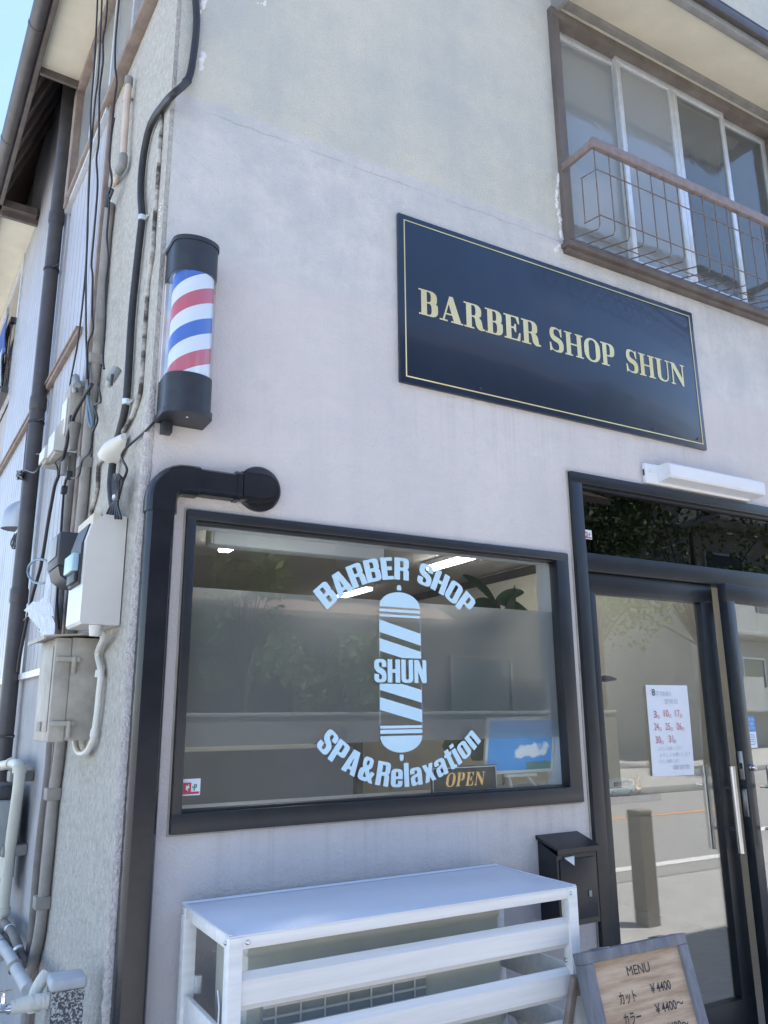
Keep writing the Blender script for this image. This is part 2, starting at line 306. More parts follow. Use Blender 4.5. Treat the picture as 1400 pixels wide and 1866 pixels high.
# ------------------------------------------------------------------ mesh builder
class MB:
    def __init__(s, mat=IDM): s.bm = bmesh.new(); s.M = mat
    def _xf(s, vs):
        for v in vs: v.co = s.M @ v.co
    def box(s, x0, x1, y0, y1, z0, z1, bev=0.0, seg=2):
        t = bmesh.new(); r = bmesh.ops.create_cube(t, size=1.0)
        for v in t.verts:
            v.co = Vector((x0 + (v.co.x + .5) * (x1 - x0), y0 + (v.co.y + .5) * (y1 - y0), z0 + (v.co.z + .5) * (z1 - z0)))
        if bev:
            bmesh.ops.bevel(t, geom=list(t.edges), offset=bev, segments=seg, affect='EDGES', profile=.5)
        s.merge(t); return s
    def merge(s, t, mat=None):
        mp = {}
        for v in t.verts: mp[v] = s.bm.verts.new(s.M @ (mat @ v.co if mat else v.co))
        for f in t.faces:
            try: s.bm.faces.new([mp[v] for v in f.verts])
            except ValueError: pass
        t.free()
    def raw(s, verts, faces, mat=None):
        vs = [s.bm.verts.new(s.M @ (mat @ Vector(v) if mat else Vector(v))) for v in verts]
        for f in faces:
            try: s.bm.faces.new([vs[i] for i in f])
            except ValueError: pass
        return s
    def prism(s, poly, axis, a, b):      # poly: 2-D outline; axis 'x','y','z' is the extrusion axis
        def P(p, h):
            return {'x': (h, p[0], p[1]), 'y': (p[0], h, p[1]), 'z': (p[0], p[1], h)}[axis]
        n = len(poly); vs = [P(p, a) for p in poly] + [P(p, b) for p in poly]
        fs = [tuple(range(n - 1, -1, -1)), tuple(range(n, 2 * n))] + [(i, (i + 1) % n, n + (i + 1) % n, n + i) for i in range(n)]
        return s.raw(vs, fs)
    def tube(s, pts, r, seg=10, smooth=0, cap=True):
        P = [Vector(p) for p in pts]
        if smooth and len(P) > 2:
            Q = []
            for i in range(len(P) - 1):
                p0 = P[max(i - 1, 0)]; p1 = P[i]; p2 = P[i + 1]; p3 = P[min(i + 2, len(P) - 1)]
                for k in range(smooth):
                    t = k / smooth
                    Q.append(.5 * ((2 * p1) + (p2 - p0) * t + (2 * p0 - 5 * p1 + 4 * p2 - p3) * t * t + (3 * p1 - p0 - 3 * p2 + p3) * t ** 3))
            Q.append(P[-1]); P = Q
        rr = r if callable(r) else (lambda t: r)
        rings = []; prev = None
        for i, p in enumerate(P):
            d = (P[min(i + 1, len(P) - 1)] - P[max(i - 1, 0)]).normalized()
            if prev is None:
                a = d.orthogonal().normalized()
            else:
                a = (prev - d * prev.dot(d)); a = a.normalized() if a.length > 1e-6 else d.orthogonal().normalized()
            prev = a; b = d.cross(a); q = rr(i / max(1, len(P) - 1))
            rings.append([s.bm.verts.new(s.M @ (p + (a * math.cos(2 * math.pi * k / seg) + b * math.sin(2 * math.pi * k / seg)) * q)) for k in range(seg)])
        for A, B in zip(rings, rings[1:]):
            for k in range(seg): s.bm.faces.new((A[k], A[(k + 1) % seg], B[(k + 1) % seg], B[k]))
        if cap: s.bm.faces.new(rings[0][::-1]); s.bm.faces.new(rings[-1])
        return s
    def lathe(s, prof, origin, axis=(0, 0, 1), seg=20):      # prof: (radius, height)
        q = Vector((0, 0, 1)).rotation_difference(Vector(axis)).to_matrix().to_4x4(); o = Vector(origin)
        rings = []
        for r, h in prof:
            rings.append([s.bm.verts.new(s.M @ (o + q @ Vector((max(r, 1e-4) * math.cos(2 * math.pi * k / seg), max(r, 1e-4) * math.sin(2 * math.pi * k / seg), h)))) for k in range(seg)])
        for A, B in zip(rings, rings[1:]):
            for k in range(seg): s.bm.faces.new((A[k], A[(k + 1) % seg], B[(k + 1) % seg], B[k]))
        s.bm.faces.new(rings[0][::-1]); s.bm.faces.new(rings[-1]); return s

OFF = {}
def flush(mb, name, mat, parent=None, smooth=30, loc=None):
    me = bpy.data.meshes.new(name); bm = mb.bm
    bmesh.ops.remove_doubles(bm, verts=bm.verts, dist=1e-5)
    bmesh.ops.recalc_face_normals(bm, faces=bm.faces)
    o = bpy.data.objects.new(name, me); COL.objects.link(o)
    if parent is not None:
        base = OFF[parent.name]; o.parent = parent; OFF[o.name] = base
        if loc is not None: o.location = Vector(loc) - base; base = Vector(loc); OFF[o.name] = base
    else:
        if loc is None:
            c = [v.co for v in bm.verts]
            loc = Vector((sum((v.x for v in c)) / len(c), sum((v.y for v in c)) / len(c), min(v.z for v in c)))
        base = Vector(loc); o.location = base; OFF[o.name] = base
    for v in bm.verts: v.co -= base
    bm.to_mesh(me); bm.free()
    if smooth:
        for p in me.polygons: p.use_smooth = True
        me.set_sharp_from_angle(angle=R(smooth))
    me.materials.append(MT[mat] if isinstance(mat, str) else mat)
    return o
def tag(o, label, cat, group=None):
    o['label'] = label; o['category'] = cat
    if group: o['group'] = group
    return o
def thing(name, label, cat, loc, group=None):
    o = bpy.data.objects.new(name, None); COL.objects.link(o); o.location = loc; o.empty_display_size = .05
    OFF[o.name] = Vector(loc); return tag(o, label, cat, group)
def struct(o, kind='structure'): o['kind'] = kind; return o

# ------------------------------------------------------------------ lettering
def rc(pts, n=5):
    out = []; N = len(pts)
    for i, p in enumerate(pts):
        r = p[2] if len(p) > 2 else 0
        P = Vector(p[:2]); A = Vector(pts[i - 1][:2]); B = Vector(pts[(i + 1) % N][:2])
        if r <= 0: out.append((P.x, P.y)); continue
        ra = min(r, (A - P).length * .499); rb = min(r, (B - P).length * .499); rr = min(ra, rb) if abs(ra - rb) > .12 else None
        if rr: ra = min(ra, rr * 1.6); rb = min(rb, rr * 1.6)
        a = P + (A - P).normalized() * ra; b = P + (B - P).normalized() * rb
        for k in range(n + 1):
            t = k / n; w = .75
            q = ((1 - t) ** 2 * a + 2 * w * t * (1 - t) * P + t * t * b) / ((1 - t) ** 2 + 2 * w * t * (1 - t) + t * t)
            out.append((q.x, q.y))
    return out
IMP = {
 'B': (.52, [[(0,0),(.51,0,.14),(.51,.48,.1),(.46,.52,.02),(.51,.57,.09),(.51,1,.14),(0,1)], [(.2,.15),(.32,.15,.05),(.32,.43,.05),(.2,.43)], [(.2,.59),(.32,.59,.05),(.32,.86,.05),(.2,.86)]]),
 'A': (.56, [[(0,0),(.2,0),(.22,.17),(.34,.17),(.36,0),(.56,0),(.41,1),(.15,1)], [(.24,.32),(.32,.32),(.28,.68)]]),
 'R': (.52, [[(0,0),(.2,0),(.2,.42),(.32,.42,.05),(.32,0),(.51,0),(.51,.45,.1),(.45,.5,.02),(.51,.56,.09),(.51,1,.14),(0,1)], [(.2,.57),(.32,.57,.05),(.32,.86,.05),(.2,.86)]]),
 'E': (.41, [[(0,0),(.4,0),(.4,.16),(.2,.16),(.2,.42),(.37,.42),(.37,.58),(.2,.58),(.2,.84),(.4,.84),(.4,1),(0,1)]]),
 'S': (.51, [[(.5,.66),(.5,1,.17),(0,1,.17),(0,.5,.17),(.31,.33,.06),(.31,.14,.05),(.19,.14,.05),(.19,.36),(0,.36),(0,0,.17),(.5,0,.17),(.5,.5,.17),(.19,.68,.06),(.19,.86,.05),(.31,.86,.05),(.31,.66)]]),
 'H': (.54, [[(0,0),(.2,0),(.2,.42),(.33,.42),(.33,0),(.53,0),(.53,1),(.33,1),(.33,.58),(.2,.58),(.2,1),(0,1)]]),
 'O': (.51, [[(0,0,.18),(.5,0,.18),(.5,1,.18),(0,1,.18)], [(.19,.14,.055),(.31,.14,.055),(.31,.86,.055),(.19,.86,.055)]]),
 'P': (.5, [[(0,0),(.2,0),(.2,.4),(.5,.4,.14),(.5,1,.14),(0,1)], [(.2,.54),(.31,.54,.05),(.31,.86,.05),(.2,.86)]]),
 'U': (.52, [[(0,1),(0,0,.17),(.51,0,.17),(.51,1),(.32,1),(.32,.14,.055),(.19,.14,.055),(.19,1)]]),
 'N': (.54, [[(0,0),(.17,0),(.17,.48),(.34,0),(.53,0),(.53,1),(.36,1),(.36,.53),(.2,1),(0,1)]]),
 '&': (.62, [[(0,0,.15),(.36,0,.06),(.41,.06),(.44,0),(.62,0),(.52,.2,.02),(.61,.43),(.46,.47),(.42,.36),(.35,.51),(.45,.6,.08),(.45,1,.15),(.06,1,.15),(.06,.64,.1),(.11,.53,.02),(0,.45,.1)], [(.19,.16,.04),(.32,.16,.04),(.21,.39,.03)], [(.21,.66,.04),(.3,.66,.04),(.3,.86,.04),(.21,.86,.04)]]),
 'e': (.47, [[(0,0,.16),(.46,0,.15),(.46,.27),(.28,.27),(.28,.12,.04),(.19,.12,.04),(.19,.34),(.46,.34),(.46,.76,.16),(0,.76,.16)], [(.19,.45),(.28,.45),(.28,.64,.045),(.19,.64,.045)]]),
 'l': (.2, [[(0,0),(.19,0),(.19,1),(0,1)]]),
 'i': (.2, [[(0,0),(.19,0),(.19,.76),(0,.76)], [(0,.84),(.19,.84),(.19,1),(0,1)]]),
 'a': (.47, [[(0,0,.12),(.2,0,.06),(.27,.07),(.28,0),(.46,0),(.46,.76,.16),(0,.76,.16),(0,.5),(.18,.5),(.18,.64,.04),(.28,.64,.04),(.28,.5),(0,.4,.1)], [(.18,.13,.03),(.28,.13,.03),(.28,.37),(.18,.33,.03)]]),
 'x': (.48, [[(0,0),(.18,0),(.24,.22),(.3,0),(.48,0),(.36,.38),(.47,.76),(.3,.76),(.24,.56),(.19,.76),(.01,.76),(.12,.38)]]),
 't': (.33, [[(0,.63),(.07,.63),(.07,0,.1),(.33,0),(.33,.13),(.26,.13,.02),(.26,.63),(.33,.63),(.33,.77),(.26,.77),(.26,.93),(.07,.93),(.07,.77),(0,.77)]]),
 'o': (.47, [[(0,0,.17),(.46,0,.17),(.46,.76,.17),(0,.76,.17)], [(.185,.12,.05),(.275,.12,.05),(.275,.64,.05),(.185,.64,.05)]]),
 'n': (.47, [[(0,0),(.19,0),(.19,.62),(.27,.62,.04),(.27,0),(.46,0),(.46,.76,.15),(.24,.76,.05),(.19,.7),(.19,.76),(0,.76)]]),
}
SER = {
 'B': (.72, [[(0,0),(.71,0,.24),(.71,.5,.18),(.62,.53,.02),(.68,.57,.15),(.68,1,.22),(0,1),(0,.94),(.09,.94),(.09,.06),(0,.06)], [(.3,.06),(.47,.06,.17),(.47,.49,.15),(.3,.49)], [(.3,.55),(.45,.55,.14),(.45,.94,.14),(.3,.94)]]),
 'A': (.9, [[(0,0),(.3,0),(.3,.06),(.19,.06),(.24,.27),(.48,.27),(.54,.06),(.44,.06),(.44,0),(.9,0),(.9,.06),(.82,.06),(.53,1.02),(.39,1.02),(.12,.06),(0,.06)], [(.26,.33),(.46,.33),(.36,.70)]]),
 'R': (.8, [[(0,0),(.39,0),(.39,.06),(.3,.06),(.3,.47),(.42,.47,.08),(.47,.1,.08),(.6,-.02,.06),(.82,.02),(.82,.08),(.74,.08,.04),(.69,.42,.12),(.58,.50,.03),(.69,.55,.13),(.69,1,.22),(0,1),(0,.94),(.09,.94),(.09,.06),(0,.06)], [(.3,.53),(.46,.53,.14),(.46,.94,.14),(.3,.94)]]),
 'E': (.69, [[(0,0),(.66,0),(.69,.34),(.63,.34),(.54,.06,.05),(.3,.06),(.3,.47),(.4,.47),(.46,.34),(.51,.34),(.51,.68),(.46,.68),(.4,.54),(.3,.54),(.3,.94),(.5,.94,.05),(.59,.7),(.65,.7),(.63,1),(0,1),(0,.94),(.09,.94),(.09,.06),(0,.06)]]),
 'S': (.67, [[(.59,.66),(.59,1.01),(.54,1.01),(.5,.96),(.33,1.03,.08),(.02,1.0,.22),(.02,.5,.2),(.44,.35,.1),(.44,.05,.13),(.13,.05,.12),(.06,.35),(0,.35),(0,-.01),(.05,-.01),(.1,.05),(.28,-.02,.08),(.66,0,.24),(.66,.52,.2),(.21,.68,.1),(.21,.95,.12),(.46,.95,.1),(.53,.66)]]),
 'H': (.92, [[(0,0),(.38,0),(.38,.06),(.3,.06),(.3,.47),(.61,.47),(.61,.06),(.53,.06),(.53,0),(.91,0),(.91,.06),(.82,.06),(.82,.94),(.91,.94),(.91,1),(.53,1),(.53,.94),(.61,.94),(.61,.54),(.3,.54),(.3,.94),(.38,.94),(.38,1),(0,1),(0,.94),(.09,.94),(.09,.06),(0,.06)]]),
 'O': (.8, [[(0,-.02,.4),(.8,-.02,.4),(.8,1.02,.4),(0,1.02,.4)], [(.23,.06,.18),(.57,.06,.18),(.57,.94,.18),(.23,.94,.18)]]),
 'P': (.71, [[(0,0),(.41,0),(.41,.06),(.3,.06),(.3,.42),(.7,.42,.22),(.7,1,.22),(0,1),(0,.94),(.09,.94),(.09,.06),(0,.06)], [(.3,.48),(.47,.48,.15),(.47,.94,.15),(.3,.94)]]),
 'U': (.83, [[(0,1),(0,.94),(.09,.94),(.09,-.01,.27),(.74,-.01,.27),(.74,.94),(.83,.94),(.83,1),(.57,1),(.57,.94),(.67,.94),(.67,.06,.2),(.3,.06,.2),(.3,.94),(.39,.94),(.39,1)]]),
 'N': (.86, [[(0,0),(.26,0),(.26,.06),(.17,.06),(.17,.76),(.67,0),(.77,0),(.77,.94),(.86,.94),(.86,1),(.6,1),(.6,.94),(.69,.94),(.69,.37),(.27,1),(0,1),(0,.94),(.09,.94),(.09,.06),(0,.06)]]),
}
_dg = {}
def flatmesh(key, make):
    if key not in _dg:
        o = make(); COL.objects.link(o); bpy.context.view_layer.update()
        me = bpy.data.meshes.new_from_object(o.evaluated_get(bpy.context.evaluated_depsgraph_get()))
        _dg[key] = ([tuple(v.co) for v in me.vertices], [tuple(p.vertices) for p in me.polygons])
        c = o.data; bpy.data.objects.remove(o); bpy.data.curves.remove(c); bpy.data.meshes.remove(me)
    return _dg[key]
def contour_mesh(key, contours):
    def make():
        c = bpy.data.curves.new('g', 'CURVE'); c.dimensions = '2D'; c.fill_mode = 'BOTH'
        for ct in contours:
            p = rc(ct); s = c.splines.new('POLY'); s.points.add(len(p) - 1); s.use_cyclic_u = True
            for i, q in enumerate(p): s.points[i].co = (q[0], q[1], 0, 1)
        return bpy.data.objects.new('g', c)
    return flatmesh(key, make)
def font_mesh(txt, off=0.0):
    def make():
        c = bpy.data.curves.new('t', 'FONT'); c.body = txt; c.size = 1.0; c.resolution_u = 4; c.offset = off
        return bpy.data.objects.new('t', c)
    return flatmesh('F' + txt + str(off), make)
def put2d(mb, vf, mat): mb.raw(vf[0], vf[1], mat); return mb
def planar(x, z, sx, sz, y, rot=0.0, shear=0.0):      # 2-D glyph space -> upright wall plane facing -y
    c, s_ = math.cos(rot), math.sin(rot)
    return Matrix(((c * sx, c * shear * sz - s_ * sz, 0, x), (0, 0, -1, y), (s_ * sx, s_ * shear * sz + c * sz, 0, z), (0, 0, 0, 1)))
def line_text(mb, font, txt, x0, x1, z, h, y, gap=.08, space=.45, shear=0.0):
    adv = []; t = 0
    for ch in txt:
        if ch == ' ': t += space; continue
        adv.append((ch, t)); t += font[ch][0] + gap
    t -= gap; sx = (x1 - x0) / t
    for ch, a in adv:
        put2d(mb, contour_mesh(('I' if font is IMP else 'S') + ch, font[ch][1]), planar(x0 + a * sx, z, sx, h, y, 0, shear * 0 + shear))
def arc_text(mb, txt, cx, cz, rad, a0, a1, h, y, outward=True, gap=.07, space=.3):
    adv = []; t = 0
    for ch in txt:
        if ch == ' ': t += space; continue
        adv.append((ch, t, IMP[ch][0])); t += IMP[ch][0] + gap
    t -= gap; k = (a1 - a0) / t
    for ch, a, w in adv:
        th = a0 + k * (a + w / 2); sx = abs(k) * (rad + (h * .5 if outward else -h * .5))
        if outward:
            p = (cx + rad * math.sin(th), cz + rad * math.cos(th)); rot = -th
        else:
            p = (cx + rad * math.sin(th), cz - rad * math.cos(th)); rot = th
        m = planar(p[0] - math.cos(rot) * w / 2 * sx, p[1] - math.sin(rot) * w / 2 * sx, sx, h, y, rot)
        put2d(mb, contour_mesh('I' + ch, IMP[ch][1]), m)
def font_line(mb, txt, x0, x1, z, h, y, mat=None, sq=None, off=0.0):
    v, f = font_mesh(txt, off)
    a = min(p[0] for p in v); b = max(p[0] for p in v)
    sx = (x1 - x0) / (b - a) if x1 else sq
    m = planar(x0 - a * sx, z, sx, h, y)
    put2d(mb, (v, f), mat @ m if mat else m)

# ================================================================== THE SETTING: ground, road, building
def sheet(name, x0, x1, y0, y1, z, mat, thick=0.0):
    mb = MB()
    if thick: mb.box(x0, x1, y0, y1, z - thick, z)
    else: mb.raw([(x0, y0, z), (x1, y0, z), (x1, y1, z), (x0, y1, z)], [(0, 1, 2, 3)])
    return struct(flush(mb, name, mat, smooth=0))
sheet('ground', -150, 150, -150, 150, 0.0, 'ground')
sheet('road', -60, 80, -8.3, -3.0, 0.004, 'asphalt')
mb = MB()
mb.box(-60, 80, -8.45, -8.3, 0, .13, .01)
struct(flush(mb, 'kerb', 'kerbst'))
sheet('road_line', -60, 80, -3.50, -3.35, 0.008, 'paintwhite')
sheet('road_line', -60, 80, -6.18, -6.06, 0.008, 'paintorange')

B = thing('shop_building', 'two-storey mortar shop building with black framed window and brown metal siding side', 'building', (0, 0, 0))
B['label'] = 'two-storey barber shop building with pale mortar front and ribbed grey siding along its side'

def holed_wall(x0, x1, z0, z1, holes, y0, y1):
    mb = MB()
    xs = sorted({x0, x1, *[h[0] for h in holes], *[h[1] for h in holes]}); zs = sorted({z0, z1, *[h[2] for h in holes], *[h[3] for h in holes]})
    for a, b in zip(xs, xs[1:]):
        for c, d in zip(zs, zs[1:]):
            if any(h[0] <= a and b <= h[1] and h[2] <= c and d <= h[3] for h in holes): continue
            mb.raw([(a, y0, c), (b, y0, c), (b, y0, d), (a, y0, d)], [(0, 1, 2, 3)])
            mb.raw([(a, y1, c), (b, y1, c), (b, y1, d), (a, y1, d)], [(3, 2, 1, 0)])
    for a, b, c, d in holes + [(x0, x1, z0, z1)]:
        mb.raw([(a, y0, c), (b, y0, c), (b, y0, d), (a, y0, d), (a, y1, c), (b, y1, c), (b, y1, d), (a, y1, d)],
               [(0, 1, 5, 4), (1, 2, 6, 5), (2, 3, 7, 6), (3, 0, 4, 7)])
    return mb
WIN = (.138, 1.749, 1.114, 2.094); DOOR = (1.801, 3.60, -.3, 2.464); UPW = (1.88, 3.72, 3.606, 4.98)
flush(holed_wall(.006, 8.5, -.3, 6.6, [WIN, DOOR, UPW], 0, .12), 'front_wall', 'wall', B, smooth=0)
# rough plaster arris on the corner
mb = MB(); n = 300; prof = []
for i in range(n + 1):
    z = -.3 + 6.9 * i / n; j = (lambda a: random.uniform(-a, a)); k = 1.15 if z < 2.25 else (.10 if z > 2.6 else .10 + (2.6 - z) * 3)
    prof.append([(.030, .02, z), (.012 + j(.003) * k, -.0035 * k, z), (-.004, -.008 * k + j(.002), z), (-.017 * k + j(.0035) * k - .002, .0 + j(.003), z), (-.014 * k, .02 + j(.003), z), (-.003, .05, z), (.02, .06, z)])
for nm, i0, i1 in (('bead', 0, 122), ('stucco', 122, n)):
    mb = MB(); pr_ = prof[i0:i1 + 1]; vs = [p for r in pr_ for p in r]
    mb.raw(vs, [(i * 7 + q, i * 7 + q + 1, i * 7 + q + 8, i * 7 + q + 7) for i in range(len(pr_) - 1) for q in range(6)]); flush(mb, 'corner_plaster', nm, B, smooth=60)
# side wall
mb = MB(SIDE); mb.box(.012, 1.0, -.12, 0, -.3, 6.6); flush(mb, 'side_wall', 'stucco', B, smooth=0)
mb = MB(SIDE); mb.box(1.0, 9, -.14, -.012, -.3, 6.6); mb.box(1.03, 9, -.02, .0, -.3, 1.64); flush(mb, 'base_wall', 'mortar', B, smooth=0)
mb = MB(SIDE); poly = []; s = 1.03
while s < 3.98:
    poly += [(s, .010), (s + .082, .010), (s + .088, .003), (s + .094, .003)]; s += .1
poly += [(3.98, .010), (3.98, -.011), (1.03, -.011)]
near = [p for p in poly if p[0] < 1.99 and p[1] > -.01]
mb.prism(near + [(near[-1][0], -.011), (1.03, -.011)], 'z', 1.65, 4.32)
far_ = [p for p in poly if p[0] > 1.99 and p[1] > -.01]
mb.prism(far_ + [(3.98, -.011), (far_[0][0], -.011)], 'z', 1.65, 6.2); flush(mb, 'siding', 'siding', B, smooth=0)
mb = MB(SIDE); mb.box(1.0, 1.034, -.01, .022, .3, 4.36, .003); flush(mb, 'siding_trim', 'batten', B)
mb = MB(SIDE); mb.box(1.25, 8, .0, .034, 3.225, 3.265, .003); mb.box(1.25, 8, .03, .042, 3.248, 3.262); flush(mb, 'wooden_batten', 'batten', B)
mb = MB(SIDE); mb.box(1.04, 3.97, .009, .03, 1.63, 1.66); flush(mb, 'flashing', 'alu', B)
# long side window under the eave (grey panes behind brown frames)
mb = MB(SIDE); s0, s1, z0, z1 = .28, 1.97, 4.345, 5.13
mb.box(s0, s1, .0, .05, z0, z0 + .035, .003); mb.box(s0, s1, .0, .05, z1 - .05, z1, .003); mb.box(s0, s0 + .05, .0, .048, z0 + .03, z1 - .04); mb.box(s1 - .09, s1, .0, .05, z0 - .02, z1)
sw = flush(mb, 'side_window', 'batten', B)
mb = MB(SIDE); mb.box(s0 + .05, s1 - .09, .004, .010, z0 + .035, z1 - .05); flush(mb, 'pane', M('pale_grey_pane', (.27, .29, .30), .25, 0, (.22, .24, .25), 2, 3), sw, smooth=0)
mb = MB(SIDE)
for q in (.62, 1.02, 1.45):
    mb = MB(SIDE); mb.box(q, q + .03, .009, .03, z0 + .036, z1 - .05); flush(mb, 'mullion', 'alu', sw)
mb = MB(SIDE); mb.box(1.03, 2.0, .002, .036, 4.322, 4.344, .002); flush(mb, 'sill', 'alu', sw)
# eaves: two cream soffits with bare rafters between, over the side wall
mb = MB(SIDE); mb.box(-.3, 1.87, -.02, .262, 5.14, 5.17); flush(mb, 'eave_soffit', 'soffit', B, smooth=0)
mb = MB(SIDE); mb.box(3.45, 9, -.02, .262, 5.14, 5.17); flush(mb, 'eave_soffit', 'soffit', B, smooth=0)
mb = MB(SIDE); mb.box(-.3, 9, .264, .292, 5.10, 5.24, .003); mb.prism([(.0, 5.095), (.262, 5.095), (.262, 5.2), (.0, 5.92)], 'x', 1.871, 1.892); mb.box(3.42, 3.452, .0, .262, 5.06, 5.138); mb.box(3.36, 3.42, .03, .33, 5.10, 5.16)
flush(mb, 'eave_board', 'brown', B)
mb = MB(SIDE); s = 2.0
while s < 3.4: mb.prism([(.262, 5.12), (.013, 5.82), (.013, 5.90), (.262, 5.20)], 'x', s, s + .045); s += .30
mb.prism([(.263, 5.203), (.013, 5.905), (.013, 5.935), (.263, 5.233)], 'x', 1.893, 3.45); flush(mb, 'rafters', 'brown', B)
mb = MB(SIDE); mb.prism([(-.15, 6.35), (.0, 5.97), (.36, 5.245), (.36, 5.27), (.0, 6.01), (-.15, 6.40)], 'x', -.3, 9)
flush(mb, 'roof_edge', 'tile', B, smooth=0)
mb = MB(); mb.box(-.3, 8.5, .1, 9, 6.6, 6.75); mb.box(8.4, 8.5, .13, 9, -.3, 6.6); mb.box(-.4, 8.5, 8.9, 9.0, -.3, 6.6); flush(mb, 'roof', 'tile', B, smooth=0)
# far end of the side wall: window with a guard
mb = MB(SIDE); mb.box(3.99, 6.2, .0, .022, 3.88, 3.94); mb.box(3.99, 6.2, .0, .022, 5.05, 5.13); mb.box(3.99, 4.06, .0, .022, 3.94, 5.05); mb.box(4.9, 4.95, .0, .022, 3.94, 5.05)
fw_ = flush(mb, 'far_window', 'alu', B)
mb = MB(SIDE); mb.box(4.06, 6.2, -.005, .012, 3.94, 5.05); flush(mb, 'pane', 'darkpane', fw_, smooth=0)
mb = MB(SIDE); mb.box(4.0, 6.2, .0225, .075, 3.90, 3.95)
for q in range(14): mb.box(4.03 + q * .16, 4.042 + q * .16, .045, .055, 3.95, 4.5)
mb.box(4.0, 6.2, .035, .065, 4.5, 4.55); mb.box(4.0, 4.03, .0225, .065, 4.5, 4.55); mb.box(4.0, 6.2, .043, .058, 4.2, 4.215)
flush(mb, 'window_guard', 'gutter', fw_)

# ---- shop window
mb = MB(); x0, x1, z0, z1 = .134, 1.753, 1.110, 2.0975
def ring(mb, x0, x1, z0, z1, l, r, t, b, y0, y1, bev=.003):
    mb.box(x0, x1, y0, y1, z1 - t, z1, bev); mb.box(x0, x1, y0, y1, z0, z0 + b, bev)
    mb.box(x0, x0 + l, y0 + .0007, y1 - .0007, z0 + b - .004, z1 - t + .004, bev); mb.box(x1 - r, x1, y0 + .0007, y1 - .0007, z0 + b - .004, z1 - t + .004, bev)
ring(mb, x0, x1, z0, z1, .030, .066, .034, .058, -.022, .03)
mb.box(x0 + .03, x1 - .066, -.006, .03, z0 + .055, z0 + .066, .002); mb.box(x0 + .03, x1 - .066, -.006, .03, z1 - .042, z1 - .031, .002)
sw2 = flush(mb, 'shop_window', 'black', B)
mb = MB(); mb.box(.155, 1.70, .022, .028, 1.165, 2.07); flush(mb, 'glass', 'glass', sw2, smooth=0)
mb = MB(); mb.box(.159, 1.697, .0335, .0350, 1.355, 1.853); flush(mb, 'frosted_film', 'film', sw2, smooth=0)
mb = MB(); ly = .0195
arc_text(mb, 'BARBER SHOP', .951, 1.526, .406, R(-46.5), R(45.5), .083, ly, True, gap=.045, space=.30)
arc_text(mb, 'SPA&Relaxation', .956, 1.668, .467, R(-47.2), R(47.2), .080, ly, False, gap=.045)
line_text(mb, IMP, 'SHUN', .841, 1.061, 1.558, .082, ly, gap=.04)
def flat(pts): mb.raw([(p[0], ly, p[1]) for p in pts], [tuple(range(len(pts)))])
xl, xr = .8635, 1.037
flat([(.938, 1.892), (.957, 1.892), (.957, 1.905), (.953, 1.911), (.942, 1.911), (.938, 1.905)])
flat([(xl, 1.829)] + [(.950 + .0868 * math.cos(a), 1.829 + .056 * math.sin(a)) for a in [math.pi - math.pi * k / 24 for k in range(1, 24)]] + [(xr, 1.829)])
for a, b in ((1.821, 1.8105), (1.801, 1.7925), (1.409, 1.3995), (1.3955, 1.382)): flat([(xl, b), (xr, b), (xr, a), (xl, a)])
flat([(xl, 1.781), (xl, 1.736), (xr, 1.693), (xr, 1.736)]); flat([(xl, 1.714), (xl, 1.669), (.958, 1.6455), (xr, 1.6455), (xr, 1.670)])
flat([(xl, 1.5535), (xl, 1.532), (xr, 1.488), (xr, 1.533), (.956, 1.5535)]); flat([(xl, 1.507), (xl, 1.463), (xr, 1.419), (xr, 1.463)])
flat([(xl, 1.374), (xr, 1.374)] + [(.950 + .0868 * math.cos(a), 1.374 - .057 * math.sin(a)) for a in [math.pi * k / 24 for k in range(1, 24)]])
flat([(.941, 1.310), (.957, 1.310), (.957, 1.295), (.953, 1.289), (.945, 1.289), (.941, 1.295)])
for a, b in ((1.7925, 1.6455), (1.5535, 1.409)):
    for q in (xl - .0012, xr): flat([(q, b), (q + .0012, b), (q + .0012, a), (q, a)])
flush(mb, 'lettering', 'vinyl', sw2, smooth=0)
mb = MB()      # white inner reveal and sill
mb.box(.10, .158, .031, .125, 1.10, 2.12); mb.box(1.698, 1.76, .031, .125, 1.10, 2.12); mb.box(.158, 1.698, .031, .125, 2.066, 2.12); mb.box(.158, 1.698, .031, .20, 1.10, 1.1685)
flush(mb, 'inner_reveal', 'white', sw2)

mb = MB(); ring(mb, .127, 1.760, 1.103, 2.1045, .0066, .0066, .0066, .0066, -.004, .001, .001); flush(mb, 'sealant', 'beige', B)
mb = MB(); mb.box(1.789, 1.7965, -.005, .001, 0, 2.475, .001); mb.box(1.797, 3.61, -.005, .001, 2.4685, 2.475, .001); flush(mb, 'sealant', 'beige', B)
# ---- entrance
mb = MB(); ring(mb, 1.797, 3.604, 0.0, 2.468, .062, .062, .05, .03, -.024, .06)
mb.box(1.858, 3.543, -.020, .056, 2.032, 2.112, .003); mb.box(1.858, 3.543, -.008, .052, 2.405, 2.420, .002); mb.box(1.858, 1.872, -.008, .052, .03, 2.41, .002)
ef = flush(mb, 'entrance_frame', 'black', B)
mb = MB(); mb.box(1.87, 3.54, .014, .020, 2.108, 2.41); flush(mb, 'transom_glass', 'tinted', ef, smooth=0)
mb = MB(); ring(mb, 1.873, 2.664, .035, 2.030, .042, .086, .088, .25, .0, .045)
d1 = flush(mb, 'door', 'black', B)
mb = MB(); mb.box(1.91, 2.582, .018, .024, .28, 1.946); flush(mb, 'glass', 'doorglass', d1, smooth=0)
def handle(mb, x, y, z0=.855, z1=1.212, r=.013, w=1):
    mb.lathe([(r, z0), (r, z1)], (x, y, 0), (0, 0, 1), 16)
    for z in (z0 + .09, z1 - .09): mb.tube([(x, y, z), (x + .012, y + .055, z)], .007, 8)
